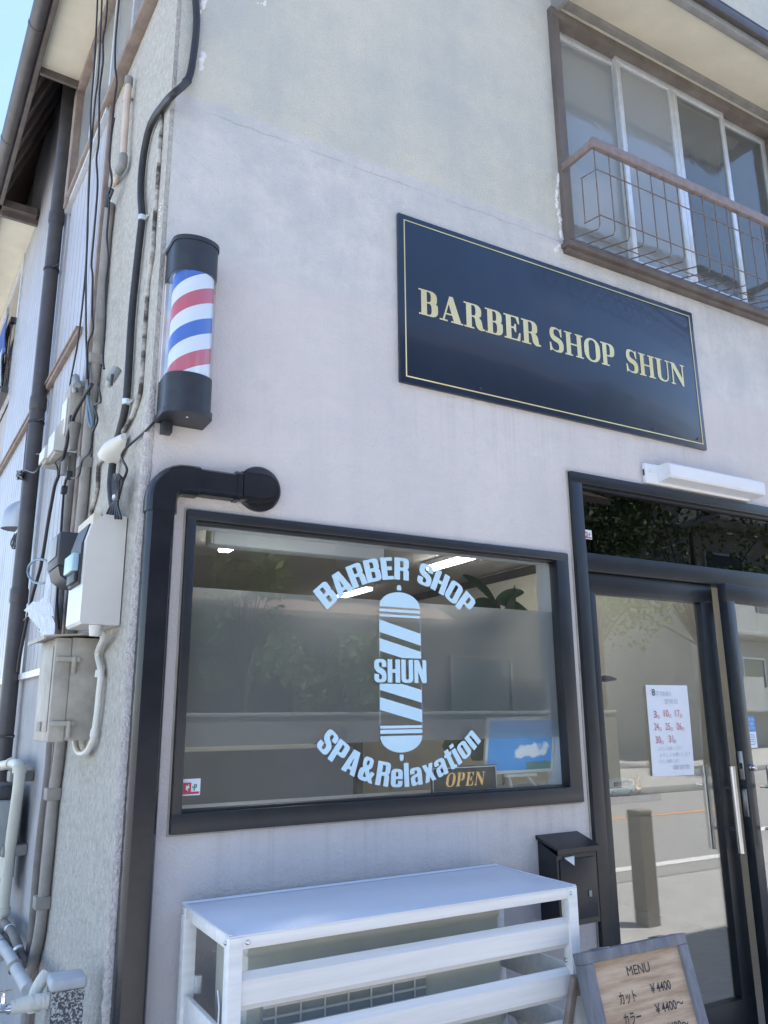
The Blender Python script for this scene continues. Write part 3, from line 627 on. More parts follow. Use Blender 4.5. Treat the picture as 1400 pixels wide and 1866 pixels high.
mb = MB(); handle(mb, 2.603, -.052); d1h = flush(mb, 'handle', 'steel', d1)
mb = MB(); handle(mb, 2.603, .10); flush(mb, 'handle', 'steel', d1)
# second leaf, standing a little open
LM = Matrix.Translation((3.535, .0, 0)) @ Matrix.Rotation(R(5.0), 4, 'Z')
mb = MB(LM); ring(mb, -.872, -.01, .035, 2.030, .062, .075, .085, .25, .0, .045)
d2 = flush(mb, 'door', 'black', B)
mb = MB(LM); mb.box(-.815, -.08, .018, .024, .28, 1.95); flush(mb, 'glass', 'doorglass', d2, smooth=0)
mb = MB(LM); handle(mb, -.78, -.052); flush(mb, 'handle', 'steel', d2)
mb = MB(LM); mb.box(-.8745, -.8715, .010, .034, 1.155, 1.275, .001); flush(mb, 'lock_plate', 'steel', d2); mb = MB(LM); mb.box(-.8745, -.8715, .010, .034, 1.0, 1.115, .001); flush(mb, 'lock_plate', 'steel', d2)
mb = MB(LM); mb.box(-.876, -.8725, .015, .028, 1.20, 1.225); flush(mb, 'lock_bolt', 'black', d2)
mb = MB(LM); mb.lathe([(.014, 0), (.014, .012), (.011, .022), (.010, .026)], (-.84, 0, 1.205), (0, -1, 0), 16); flush(mb, 'lock_cylinder', 'chrome', d2)

# ---- first-floor window with hood and guard rail
mb = MB(); ring(mb, 1.872, 3.724, 3.60, 4.985, .050, .050, .052, .040, -.032, .06)
mb.box(1.855, 3.745, -.055, .0, 3.580, 3.606, .004); mb.box(1.866, 3.734, -.035, .0, 3.560, 3.5805, .003)
uw = flush(mb, 'upper_window', 'brown', B)
for i, (a, b) in enumerate(((1.918, 2.395), (2.36, 2.806), (2.808, 3.25), (3.215, 3.676))):
    mb = MB(); y = .020 if i in (1, 2) else .047
    ring(mb, a, b, 3.640, 4.934, .032, .032, .036, .042, y - .013, y + .013, .002)
    o = flush(mb, 'sash', 'alu', uw)
    mb = MB(); mb.box(a + .03, b - .03, y - .002, y + .002, 3.68, 4.90); flush(mb, 'pane', 'oldglass' if i < 2 else 'plainold', uw, smooth=0)
mb = MB(); vs = []
for k in range(241):
    x = 1.93 + .90 * k / 240; yy = .26 + .018 * math.sin(k * .55 + math.sin(k * .09) * 2)
    vs += [(x, yy, 3.2), (x, yy + .01, 5.3)]
mb.raw(vs, [(2 * k, 2 * k + 2, 2 * k + 3, 2 * k + 1) for k in range(240)])
flush(mb, 'curtain', M('drawn_curtain', (.42, .40, .34), .9, 0, (.34, .33, .29), 3, 3), uw)
mb = MB()
hp = [(0, 5.10), (-.34, 5.00), (-.34, 5.075), (0, 5.19)]
mb.prism([(0, 5.095), (-.36, 4.985), (-.36, 5.0), (0, 5.11)], 'x', 1.93, 3.70); hd = flush(mb, 'window_hood', 'soffit', B, smooth=0)
mb = MB(); mb.box(1.90, 3.74, -.40, -.361, 4.962, 5.03, .003); mb.box(1.905, 1.929, -.361, 0, 4.975, 5.06); mb.box(3.702, 3.735, -.361, 0, 4.975, 5.06); mb.box(1.93, 3.70, -.03, .0, 5.05, 5.085)
flush(mb, 'hood_edge', 'capgrey', hd)
mb = MB(); mb.box(1.90, 3.75, -.43, -.401, 5.0, 5.06, .003); mb.prism([(0, 5.19), (-.43, 5.062), (-.43, 5.072), (0, 5.21)], 'x', 1.89, 3.76); flush(mb, 'hood_roof', 'gutter', hd)
mb = MB(); ry = -.235
mb.box(1.862, 3.80, ry - .014, ry + .014, 3.985, 4.035, .004); mb.box(1.862, 1.882, ry + .014, -.036, 3.99, 4.03, .003); mb.box(3.72, 3.74, ry + .014, -.036, 3.99, 4.03, .003)
gr = flush(mb, 'guard_rail', 'rail', B)
mb = MB(); x = 1.876; wr = .0032
while x < 3.76:
    mb.tube([(x, ry, 3.99), (x, ry, 3.585), (x, ry + .012, 3.565), (x - .0, -.055, 3.612)], wr, 6); x += .0925
for z in (3.865, 3.625): mb.tube([(1.87, -.145, z + .012), (1.876, ry - .008, z), (3.76, ry - .008, z)], wr, 6)
mb.tube([(1.872, -.15, 3.877), (1.872, -.15, 3.637)], wr, 6); mb.tube([(1.876, -.13, 3.597), (3.76, -.13, 3.597)], wr, 6)
flush(mb, 'wire_grille', 'wire_rust', gr)

# white filler daubs and a pale patch of mortar on the front wall
def daub(pts, w, Y=-.001):
    mb = MB(); P = [F(x, y, 0) for x, y in pts]
    for i in range(len(P) - 1):
        L_ = max(2, int((P[i + 1] - P[i]).length / .012))
        for k in range(L_):
            p = P[i].lerp(P[i + 1], k / L_); r = w * random.uniform(.35, 1.2)
            mb.lathe([(r, 0), (r * .8, .0035), (r * .3, .006)], (p.x + random.uniform(-1, 1) * w * .5, 0, p.z), (0, -1, 0), 7)
    flush(mb, 'filler_daub', 'caulk', B)
daub([(374, 0), (366, 18), (362, 24)], .010); daub([(371, 100), (362, 130)], .014); daub([(470, 6), (482, 8), (486, 0)], .007)
daub([(293, 372), (290, 418)], .004); daub([(1018, 318), (1014, 360), (1020, 400), (1026, 440)], .011); daub([(735, 378), (742, 383)], .006); daub([(1012, 455), (1022, 446)], .012)
daub([(712, 568), (718, 571)], .003)

# ---- the room inside
mb = MB(); mb.box(.10, 4.3, 7.0, 7.1, 0, 2.8); mb.box(4.25, 4.35, .12, 7.0, 0, 2.8); mb.box(.02, .10, .125, 7.0, 0, 2.8); flush(mb, 'interior_wall', 'interior', B, smooth=0)
mb = MB(); mb.box(.02, 4.35, .122, 7.1, 2.78, 2.84); mb.box(.1, 4.3, .7, .78, 2.60, 2.78); flush(mb, 'interior_ceiling', 'ceiling', B, smooth=0)
mb = MB(); mb.box(.02, 4.35, .122, 7.1, -.02, .03); flush(mb, 'interior_floor', 'floorwood', B, smooth=0)
mb = MB(); mb.box(4.20, 4.249, .13, 6.99, 2.69, 2.76); mb.box(.1, 4.2, 6.95, 6.999, 2.69, 2.76); flush(mb, 'ceiling_moulding', 'moulding', B, smooth=0)

# ================================================================== THINGS ON THE FRONT WALL
# ---- signboard
t = thing('signboard', 'long navy signboard with gold lettering BARBER SHOP SHUN high on the front wall', 'sign', (1.834, -.01, 2.711))
sx0, sx1, sz0, sz1 = .9445, 2.7225, 2.711, 3.463
mb = MB(); mb.box(sx0, sx1, -.018, -.001, sz0, sz1, .0015); flush(mb, 'panel', 'navy', t)
mb = MB()
def frame_line(mb, x0, x1, z0, z1, w, y):
    for a, b, c, d in ((x0, x1, z0, z0 + w), (x0, x1, z1 - w, z1), (x0, x0 + w, z0 + w, z1 - w), (x1 - w, x1, z0 + w, z1 - w)):
        mb.raw([(a, y, c), (b, y, c), (b, y, d), (a, y, d)], [(0, 1, 2, 3)])
frame_line(mb, sx0 + .024, sx1 - .024, sz0 + .024, sz1 - .024, .0055, -.0195); flush(mb, 'gold_border', 'gold', t, smooth=0)
for w, a, b in (('BARBER', 1.035, 1.673), ('SHOP', 1.728, 2.130), ('SHUN', 2.204, 2.613)):
    mb = MB(); line_text(mb, SER, w, a, b, 3.024, .116, -.0195, gap=.045); flush(mb, 'lettering', 'gold', t, smooth=0)
for q in (1.33, 1.93, 2.35, 2.66):
    mb = MB(); mb.lathe([(.006, 0), (.006, .002), (.003, .004)], (q, -.018, 2.758), (0, -1, 0), 10); flush(mb, 'screw', 'poleblk', t)

# ---- barber pole
px, pw = .093, .076
t = thing('barber_pole', 'black cased barber pole with red, white and blue stripes on the building corner', 'barber pole', (px, -.075, 2.36))
def dshape(w, ys, yf, n=14): return [(px - w, ys)] + [(px + w * math.cos(a), yf + (-.052) * math.sin(a) * (w / .076)) for a in [math.pi + math.pi * k / n * -1 for k in range(n + 1)]] + [(px + w, ys)]
mb = MB(); mb.prism(dshape(.076, -.004, -.095), 'z', 2.878, 2.990); mb.prism(dshape(.080, -.002, -.095), 'z', 2.990, 3.006); flush(mb, 'top_cap', 'poleblk', t)
mb = MB(); mb.prism(dshape(.076, -.004, -.095), 'z', 2.398, 2.515); mb.prism(dshape(.081, -.002, -.097), 'z', 2.378, 2.398); flush(mb, 'bottom_cap', 'poleblk', t)
mb = MB(); mb.box(px - .074, px + .074, -.018, -.003, 2.515, 2.878); flush(mb, 'back_plate', 'white', t)
mb = MB(); mb.lathe([(.0685, 2.515), (.0685, 2.878)], (px + .003, -.076, 0), (0, 0, 1), 48); flush(mb, 'striped_cylinder', 'stripes', t, loc=(px + .003, -.076, 2.6965))
mb = MB(); q = dshape(.0745, -.019, -.095); qi = dshape(.0725, -.019, -.095)
n_ = len(q); mb.raw([(p[0], p[1], 2.516) for p in q] + [(p[0], p[1], 2.877) for p in q], [(i, i + 1, n_ + i + 1, n_ + i) for i in range(n_ - 1)]); flush(mb, 'clear_cover', 'clear', t)
mb = MB(); mb.box(px - .062, px - .028, -.04, -.003, 2.338, 2.378, .003); mb.lathe([(.007, 0), (.007, .004)], (px - .045, -.040, 2.356), (0, -1, 0), 12); flush(mb, 'bracket', 'poleblk', t)
mb = MB(); mb.lathe([(.004, 0), (.003, .003)], (px, -.10, 2.3785), (0, 0, -1), 10); flush(mb, 'screw', 'steel', t)

# ---- black duct
t = thing('pipe_duct', 'black plastic pipe duct turning down the wall corner from a round wall cap', 'duct', (.045, -.03, 0))
def duct_sec(w, d): return [(-w, 0), (-w, -d * .62), (-w * .97, -d * .70), (-w * .80, -d * .93), (-w * .74, -d * .97), (-w * .70, -d), (w * .70, -d), (w * .74, -d * .97), (w * .80, -d * .93), (w * .97, -d * .70), (w, -d * .62), (w, 0)]
def duct_run(mb, path, w, d):      # path in the wall plane
    P = [Vector((a, b)) for a, b in path]; rings = []
    for i, p in enumerate(P):
        dr = (P[min(i + 1, len(P) - 1)] - P[max(i - 1, 0)]).normalized(); nn = Vector((dr.y, -dr.x))
        if 0 < i < len(P) - 1:
            a = (P[i] - P[i - 1]).normalized(); k = 1 / max(.3, a.dot(dr))
        else: k = 1
        rings.append([(p.x + nn.x * q[0] * k, q[1] - .002, p.y + nn.y * q[0] * k) for q in duct_sec(w, d)])
    m = len(rings[0]); vs = [v for r in rings for v in r]
    fs = [(i * m + k, i * m + k + 1, (i + 1) * m + k + 1, (i + 1) * m + k) for i in range(len(rings) - 1) for k in range(m - 1)]
    fs += [tuple(range(m)), tuple(range((len(rings) - 1) * m, len(rings) * m))]
    mb.raw(vs, fs)
mb = MB(); duct_run(mb, [(.043, -.05), (.043, 2.075)], .044, .062); flush(mb, 'vertical_duct', 'blackpl', t, smooth=20)
mb = MB(); arc = [(.043, 2.07), (.043, 2.11)] + [(.118 - .075 * math.cos(a), 2.112 + .075 * math.sin(a)) for a in [math.pi / 2 * k / 8 for k in range(1, 8)]] + [(.12, 2.187), (.158, 2.187)]
duct_run(mb, arc, .049, .068); flush(mb, 'elbow', 'blackpl', t, smooth=26)
mb = MB(); duct_run(mb, [(.15, 2.188), (.292, 2.188)], .044, .062); flush(mb, 'horizontal_duct', 'blackpl', t, smooth=20)
mb = MB(); mb.lathe([(.079, 0), (.079, .012), (.072, .018), (.05, .02)], (.377, -.001, 2.198), (0, -1, 0), 40)
duct_run(mb, [(.282, 2.190), (.30, 2.190)], .049, .068)
sec = []
for k in range(9):
    a = math.pi / 2 - math.pi * k / 8; sec.append((.385 + .046 * math.cos(a), 2.190 + .048 * math.sin(a)))
poly = [(.298, 2.142), (.298, 2.238)] + sec
mb.prism([(p[0], p[1]) for p in poly], 'y', -.056, -.018)
mb.prism([(.342 + (p[0] - .342) * .88, 2.19 + (p[1] - 2.19) * .80) for p in poly], 'y', -.069, -.0555)
flush(mb, 'wall_cap', 'blackpl', t, smooth=26)

# ---- light fitting
t = thing('wall_light', 'white oblong wall light fitting mounted over the entrance', 'light', (2.63, -.03, 2.48))
mb = MB(); mb.box(2.262, 3.0, -.024, -.001, 2.478, 2.576, .006); flush(mb, 'base_plate', 'white', t)
mb = MB(); hx = [(-.025, 2.490), (-.088, 2.500), (-.095, 2.507), (-.095, 2.562), (-.088, 2.570), (-.025, 2.572)]
mb.prism(hx, 'x', 2.345, 3.03); flush(mb, 'diffuser', 'white', t, smooth=30)
mb = MB(); mb.lathe([(.007, 0), (.006, .004)], (2.290, -.024, 2.535), (0, -1, 0), 12); flush(mb, 'sensor_button', 'ivory', t)
mb = MB(); mb.box(2.2605, 2.263, -.018, -.008, 2.515, 2.545); flush(mb, 'side_slot', 'darkgrey', t)

# ---- mailbox
t = thing('mailbox', 'black metal mailbox with sloping lid on the wall beside the entrance', 'mailbox', (1.62, -.05, .70))
mb = MB(); mb.prism([(-.002, .705), (-.002, .985), (-.104, .945), (-.104, .705)], 'x', 1.524, 1.716); flush(mb, 'body', 'black', t, smooth=0)
mb = MB(); mb.prism([(-.001, .990), (-.001, 1.004), (-.122, .968), (-.122, .950), (-.118, .950), (-.118, .962)], 'x', 1.516, 1.724); flush(mb, 'lid', 'black', t, smooth=0)
mb = MB(); mb.box(1.534, 1.706, -.109, -.1045, .725, .930, .002); flush(mb, 'front_door', 'black', t)
mb = MB(); mb.box(1.662, 1.676, -.1125, -.1093, .795, .816, .001); flush(mb, 'latch', 'midgrey', t)
mb = MB(); mb.raw([(1.556, -.1115, .934), (1.602, -.1115, .937), (1.598, -.114, .907), (1.556, -.109, .937), (1.602, -.109, .940), (1.598, -.1115, .910)], [(0, 1, 2), (5, 4, 3), (0, 3, 4, 1), (1, 4, 5, 2), (2, 5, 3, 0)])
tag(flush(mb, 'leaflet', 'paper', None, smooth=0), 'white folded leaflet corner poking out of the black mailbox', 'leaflet')

# ---- stickers and notices
def security_sticker(x0, x1, z0, z1, y, label):
    t = thing('security_sticker', label, 'sticker', ((x0 + x1) / 2, y, z0), 'small red and white security stickers on the glass')
    w, h = x1 - x0, z1 - z0
    mb = MB(); mb.box(x0, x1, y - .0008, y, z0, z1); flush(mb, 'backing', 'paper', t, smooth=0)
    mb = MB(); yy = y - .0014; q = lambda a, b, c, d: mb.raw([(x0 + a * w, yy, z0 + c * h), (x0 + b * w, yy, z0 + c * h), (x0 + b * w, yy, z0 + d * h), (x0 + a * w, yy, z0 + d * h)], [(0, 1, 2, 3)])
    q(.06, .50, .08, .78); q(.50, .94, .08, .22); flush(mb, 'red_field', 'stred', t, smooth=0)
    mb = MB(); put2d(mb, contour_mesh('IP', IMP['P'][1]), planar(x0 + .64 * w, z0 + .28 * h, .40 * h, .40 * h, y - .002)); q(.56, .62, .45, .55); flush(mb, 'green_letter', 'stgreen', t, smooth=0)
    mb = MB(); put2d(mb, contour_mesh('key', [[(0, .3), (.5, .0), (.35, .35), (.8, .55), (.55, .62), (.6, 1), (.25, .7), (.1, .9)]]), planar(x0 + .2 * w, z0 + .25 * h, .36 * h, .45 * h, y - .002))
    mb.raw([(x0 + .06 * w, yy, z0 + .84 * h), (x0 + .3 * w, yy, z0 + .84 * h), (x0 + .3 * w, yy, z0 + .9 * h), (x0 + .06 * w, yy, z0 + .9 * h)], [(0, 1, 2, 3)])
    flush(mb, 'pale_figure', 'paper', t, smooth=0)
security_sticker(.172, .229, 1.214, 1.262, .0205, 'red and white security sticker in the lower corner of the shop window')
security_sticker(1.878, 1.929, 2.181, 2.222, .0128, 'red and white security sticker on the glass above the doors')

t = thing('paper_notice', 'white paper notice of closed days in red numbers taped inside the left door glass', 'notice', (2.31, .03, 1.18))
mb = MB(); nx, nz = 8, 10; Vn = []; 
for j in range(nz + 1):
    for i in range(nx + 1):
        u, v = i / nx, j / nz
        Vn.append((2.180 + .262 * u - .004 * (1 - v), .0135 - .003 * math.sin(u * 5 + v * 3) * (1 - v) - .001, 1.184 + .378 * v - .004 * u * (1 - v)))
mb.raw(Vn, [(j * (nx + 1) + i, j * (nx + 1) + i + 1, (j + 1) * (nx + 1) + i + 1, (j + 1) * (nx + 1) + i) for j in range(nz) for i in range(nx)])
flush(mb, 'sheet', 'paper', t)
ny = .0085
mb = MB(); font_line(mb, '8', 2.212, 2.231, 1.517, .040, ny); flush(mb, 'month_number', 'inkblk', t, smooth=0)
for txt, a, b, z in (('3', 2.212, 2.230, 1.424), ('10', 2.274, 2.303, 1.427), ('17', 2.345, 2.372, 1.427), ('24', 2.208, 2.235, 1.372), ('25', 2.278, 2.305, 1.372), ('26', 2.348, 2.377, 1.372), ('30', 2.210, 2.240, 1.318), ('31', 2.290, 2.318, 1.320)):
    mb = MB(); font_line(mb, txt, a, b, z, .042, ny); font_line(mb, '日', b + .003, b + .015, z - .003, .017, ny)
    flush(mb, 'date_lettering', 'inkred', t, smooth=0)
for s_, a, b, z, h in (('月 のお休み', 2.236, 2.33, 1.515, .026), ('定休日', 2.285, 2.365, 1.483, .024), ('よろしくお願いします', 2.22, 2.36, 1.288, .018), ('よろしくお願いします', 2.225, 2.42, 1.262, .018), ('よろしくお願いします', 2.22, 2.34, 1.236, .018), ('理容室', 2.30, 2.41, 1.208, .02)):
    mb = MB(); font_line(mb, s_, a, b, z, h, ny); flush(mb, 'faded_lettering', 'inkpale', t, smooth=0)

t = thing('mask_poster', 'small blue and white poster on the glass of the right door', 'poster', (2.87, -.05, 1.28))
LP = LM @ Matrix.Translation((-3.535, 0, 0))
mb = MB(LM); mb.box(-.815, -.738, .0152, .0168, 1.286, 1.425); flush(mb, 'sheet', 'paper', t, smooth=0)
mb = MB(LM); mb.box(-.815, -.738, .0138, .0150, 1.357, 1.425); flush(mb, 'blue_panel', 'stblue', t, smooth=0)
for k, s_ in enumerate(('店内での', 'マスク着用に', 'ご協力ください')):
    mb = MB(LM); font_line(mb, s_, -.805, -.748, 1.404 - k * .018, .017, .0130); flush(mb, 'white_lettering', 'paper', t, smooth=0)
mb = MB(LM)
mo = [(-.803, 1.300, .012), (-.752, 1.300, .012), (-.752, 1.345, .012), (-.803, 1.345, .012)]; mi = [(-.800, 1.303, .010), (-.755, 1.303, .010), (-.755, 1.342, .010), (-.800, 1.342, .010)]
put2d(mb, contour_mesh('mask', [mo, mi, *[[(-.795, z), (-.760, z), (-.760, z + .003), (-.795, z + .003)] for z in (1.312, 1.322, 1.332)]]), Matrix(((1, 0, 0, 0), (0, 0, -1, .0145), (0, 1, 0, 0), (0, 0, 0, 1))))
flush(mb, 'mask_drawing', 'stblue', t, smooth=0)

# ================================================================== THINGS STANDING BY THE WALL
# ---- air conditioner outdoor unit and its louvred cover
t = thing('outdoor_unit', 'cream air conditioner outdoor unit inside the white louvred cover', 'air conditioner', (.66, -.22, .08))
mb = MB(); mb.box(.262, 1.075, -.34, -.085, .10, .862, .012); flush(mb, 'body', 'cream', t)
mb = MB(); mb.box(.258, 1.079, -.345, -.08, .838, .868, .012); flush(mb, 'top_panel', 'cream', t)
mb = MB(); mb.box(.30, .80, -.352, -.342, .18, .78, .004); flush(mb, 'fan_grille', 'midgrey', t)
mb = MB()
for k in range(22): mb.box(.305, .795, -.357, -.3525, .20 + k * .026, .206 + k * .026)
for k in range(7): mb.box(.335 + k * .07, .339 + k * .07, -.360, -.3572, .19, .775)
flush(mb, 'grille_bars', 'ivory', t, smooth=0)
mb = MB(); mb.box(.84, 1.05, -.3435, -.3402, .2, .56); flush(mb, 'service_cover', 'ivory', t)
for q in (.36, .92):
    mb = MB(); mb.box(q, q + .07, -.37, -.05, .0, .099, .006); flush(mb, 'foot', 'darkgrey', t)

t = thing('louvre_cover', 'white aluminium louvred cover standing over the outdoor unit under the window', 'cover', (.735, -.245, 0))
cx0, cx1, cy0, cy1, cz = .172, 1.297, -.452, -.04, .925
mb = MB(); mb.box(cx0, cx1, cy0, cy1, cz - .004, cz, .001); mb.box(cx0, cx1, cy1 - .012, cy1, cz + .0005, cz + .006, .001); mb.box(cx0, cx0 + .010, cy0 + .004, cy1 - .014, cz + .0005, cz + .003); mb.box(cx1 - .010, cx1, cy0 + .004, cy1 - .014, cz + .0005, cz + .003)
flush(mb, 'top_sheet', 'topsheet', t)
P_ = .036
for (a, b) in ((cx0, cy0), (cx1 - P_, cy0), (cx0, cy1 - P_), (cx1 - P_, cy1 - P_)):
    mb = MB(); mb.box(a, a + P_, b, b + P_, 0, cz - .0045, .0015); flush(mb, 'post', 'brushwhite', t)
mb = MB(); mb.box(cx0 + P_, cx1 - P_, cy0 + .002, cy0 + .026, cz - .033, cz - .0045, .0015); mb.box(cx0 + P_, cx1 - P_, cy1 - .026, cy1 - .002, cz - .033, cz - .0045, .0015)
for q in (cx0 + .002, cx1 - .026): mb.box(q, q + .024, cy0 + P_, cy1 - P_, cz - .033, cz - .0045, .0015)
flush(mb, 'top_rail', 'brushwhite', t)
def slat(mb, z0, z1, axis, a, b, y):
    pr = [(y + .016, z0), (y, z0 + .016), (y, z1 - .016), (y + .016, z1), (y + .018, z1), (y + .018, z0)]
    mb.prism(pr, 'x', a, b)
for k in range(6):
    z1 = .836 - k * .1385
    mb = MB(); slat(mb, z1 - .086, z1, 'x', cx0 + P_ + .0005, cx1 - P_ - .0005, cy0 + .010); flush(mb, 'front_slat', 'brushwhite', t, smooth=0)
for q in (0, 1):
    for k in range(5):
        z1 = .70 - k * .1385
        mb = MB(); xq = cx0 + .008 if q == 0 else cx1 - .022
        mb.box(xq, xq + .014, cy0 + P_ + .0005, cy1 - P_ - .0005, z1 - .086, z1, .002); flush(mb, 'side_slat', 'brushwhite', t)
for p, d in [((x, cy0 + .001, cz - .018), (0, -1, 0)) for x in (cx0 + P_ + .012, cx1 - P_ + .010)] + [((cx0, y, cz - .018), (-1, 0, 0)) for y in (cy0 + P_ - .012, cy1 - P_ + .02)] + [((cx1 - P_, cy0 + .028, z), (-1, 0, 0)) for z in (.715, .58, .44)]:
    mb = MB(); mb.lathe([(.006, 0), (.006, .002), (.003, .0045)], p, d, 12); flush(mb, 'screw', 'steel', t)
mb = MB(); mb.box(cx0 + .036, cx0 + .052, cy1 - .05, cy1 - .026, .70, .745, .001); flush(mb, 'side_bracket', 'alu', t)
# cable ties and a shred of film hanging inside the side of the cover
mb = MB(); mb.tube([(.20, -.30, .765), (.193, -.335, .735), (.190, -.345, .70), (.20, -.35, .66)], .0022, 6, 6); mb.tube([(.200 + .018 * math.cos(a), -.34 + .02 * math.sin(a), .682 - .012 * math.sin(a * .5)) for a in [2 * math.pi * k / 16 for k in range(17)]], .0022, 6)
tag(flush(mb, 'cable_tie', 'white', None), 'white plastic cable tie looped on the side of the louvred cover', 'cable tie')
mb = MB(); rr = random.Random(3); g = []
for j in range(7):
    for i in range(5): g.append((.186 + .012 * rr.random(), -.36 + .028 * i + rr.uniform(-.006, .006), .565 + .018 * j + rr.uniform(-.006, .006)))
mb.raw(g, [(j * 5 + i, j * 5 + i + 1, (j + 1) * 5 + i + 1, (j + 1) * 5 + i) for j in range(6) for i in range(4)])
tag(flush(mb, 'plastic_wrap', 'bag', None, 80), 'crumpled clear plastic wrap caught in the side of the white cover', 'plastic wrap')

# ---- pipes from the unit (pale, behind the cover)
mb = MB(); mb.tube([(1.08, -.20, .42), (1.16, -.16, .45), (1.30, -.09, .50), (1.42, -.05, .30), (1.45, -.05, .02)], .018, 10, 6)
tag(flush(mb, 'drain_hose', 'cream', None), 'pale insulated hose running from the outdoor unit along the wall foot', 'hose')

# ---- menu board
t = thing('menu_board', 'wooden menu board in grey frame with katakana prices on the pavement', 'menu board', (1.43, -.60, 0))
TH = math.atan2(.20, .77)
TM = Matrix.Translation((1.427, -.545, .77)) @ Matrix.Rotation(TH, 4, 'X') @ Matrix.Rotation(R(-1.2), 4, 'Y')      # local: x across, z up from the top edge down (-), -y towards the street
TM = Matrix.Translation((1.427, -.548, .768)) @ Matrix.Rotation(-TH, 4, 'X')
hw, fwid, dp = .216, .034, .040
mb = MB(TM); mb.box(-hw, hw, -.006, dp, -.030, 0, .002); flush(mb, 'frame_top', 'greywood', t)
mb = MB(TM); mb.box(-hw, -hw + fwid, -.006, dp, -.79, -.0305, .002); mb.box(hw - fwid, hw, -.006, dp, -.79, -.0305, .002); mb.box(-hw + fwid, hw - fwid, -.006, dp, -.79, -.75, .002); flush(mb, 'frame_sides', 'greywood', t)
mb = MB(TM); mb.box(-hw + fwid, hw - fwid, .008, .016, -.75, -.030); flush(mb, 'panel', 'plank', t, smooth=0)
def tline(txt, x0, x1, z, h):
    mb = MB(); font_line(mb, txt, x0, x1, z, h, .0068, TM, off=0.0 if txt == 'MENU' else .009); flush(mb, 'menu_lettering', 'inkblk', t, smooth=0)
tline('MENU', -.050, .044, -.082, .036)
for k, (a, pr) in enumerate((('カット', '￥4400'), ('カラー', '￥4400～'), ('パーマ', '￥4400～'), ('シェービング', '￥2200～'))):
    z = -.146 - k * .053
    tline(a, -.105, -.036, z, .036); tline(pr, .026, .112 if k == 0 else .146, z + .008, .034)
BM_ = Matrix.Translation((1.427, -.500, .69)) @ Matrix.Rotation(TH * 1.2, 4, 'X')
mb = MB(BM_); mb.box(-hw + .012, -hw + fwid, 0, .020, -.70, -.002, .002); mb.box(hw - fwid, hw - .012, 0, .020, -.70, -.002, .002); mb.box(-hw + fwid, hw - fwid, 0, .020, -.06, -.002, .002); mb.box(-hw + fwid, hw - fwid, .004, .02, -.6, -.55, .002)
flush(mb, 'back_frame', 'batten', t)
for q in (-.12, .13):
    mb = MB(TM); mb.box(q - .022, q + .022, .004, dp + .010, .0003, .003, .001); flush(mb, 'hinge', 'steel', t)

# ================================================================== THINGS ON THE SIDE WALL
def sp(*q): return [S(*p) for p in q]
def cable(name, label, pts, r, mat='cable', sm=6, cat='cable', seg=7, group=None):
    mb = MB(); mb.tube(pts, r, seg, sm); return tag(flush(mb, name, mat, None, 80), label, cat, group)

# eaves gutter and downpipe
t = thing('eaves_gutter', 'dark brown gutter along the eaves over the side wall', 'gutter', EV * 3 + NV * .34 + Vector((0, 0, 5.08)))
mb = MB(SIDE); sec = [(.335 + .042 * math.cos(a), 5.135 + .055 * math.sin(a)) for a in [math.pi + math.pi * k / 12 for k in range(13)]]
sec += [(p[0] * 1.0 - (p[0] - .335) * .1, p[1] + .004) for p in sec[::-1]]
mb.prism(sec, 'x', -.3, 9); flush(mb, 'trough', 'gutter', t, smooth=40)
for s_ in (.5, 1.55, 2.6, 3.65, 4.7):
    mb = MB(SIDE); se = [(.335 + .0445 * math.cos(a), 5.135 + .058 * math.sin(a)) for a in [math.pi + math.pi * k / 12 for k in range(13)]]
    mb.prism(se + [(p[0], p[1] + .01) for p in se[::-1]], 'x', s_, s_ + .03); flush(mb, 'gutter_joint', 'gutter', t, smooth=40)
t = thing('downpipe', 'dark brown round downpipe running down the ribbed siding', 'downpipe', EV * 1.95 + NV * .06)
def sv(s_, u, z): return EV * s_ + NV * u + Vector((0, 0, z))
mb = MB(); mb.tube([sv(1.965 + .034 * 5.45, .06, 5.45), sv(1.965, .06, 0)], .040, 16); flush(mb, 'pipe', 'dpipe', t, 60)
for z in (4.30, 3.10, 2.02):
    mb = MB(); mb.lathe([(.0425, 0), (.0455, .01), (.0455, .07), (.0425, .08)], sv(1.965 + .034 * z, .06, z), (0, 0, 1), 18); flush(mb, 'socket', 'dpipe', t, 60)
for z in (3.98, 3.02, 1.35):
    mb = MB(); c = sv(1.965 + .034 * z, .06, z); mb.lathe([(.044, 0), (.044, .014)], c, (0, 0, 1), 18); mb.tube([c + Vector((0, -.04, .007)), c + NV * -.03 + Vector((0, -.09, .006))], .005, 6); flush(mb, 'pipe_bracket', 'cable', t)

# thick corner cable
pts = [F(357, -60, -.018), F(357, 0, -.018), F(358.5, 45, -.018), F(351, 114, -.020), F(341, 148, -.024)] + sp((318, 170, .016), (301, 188, .018), (276, 225, .018), (264, 270, .018), (258, 318, .018), (257, 360, .018), (259, 396, .018), (255, 435, .018), (250, 480, .018), (240, 580, .018), (231, 724, .018), (219, 784, .020), (209, 816, .024), (205, 850, .026), (202, 885, .028), (206, 925, .03), (208, 945, .03))
t = thing('service_cable', 'thick black service cable bending round the building corner to the meter box', 'cable', sv(.15, .02, 2.1))
mb = MB(); mb.tube(pts, .0135, 10, 6); flush(mb, 'sheath', 'cable', t, 80)
for (x, y) in ((259.5, 398), (231, 733)):
    mb = MB(); c = S(x, y, .018); mb.lathe([(.0155, -.010), (.0155, .010)], c, (0, 0, 1), 14); mb.tube([c + NV * -.012 + EV * -.0, c + NV * -.012 + EV * -.03], .005, 6); flush(mb, 'metal_clip', 'alu', t)
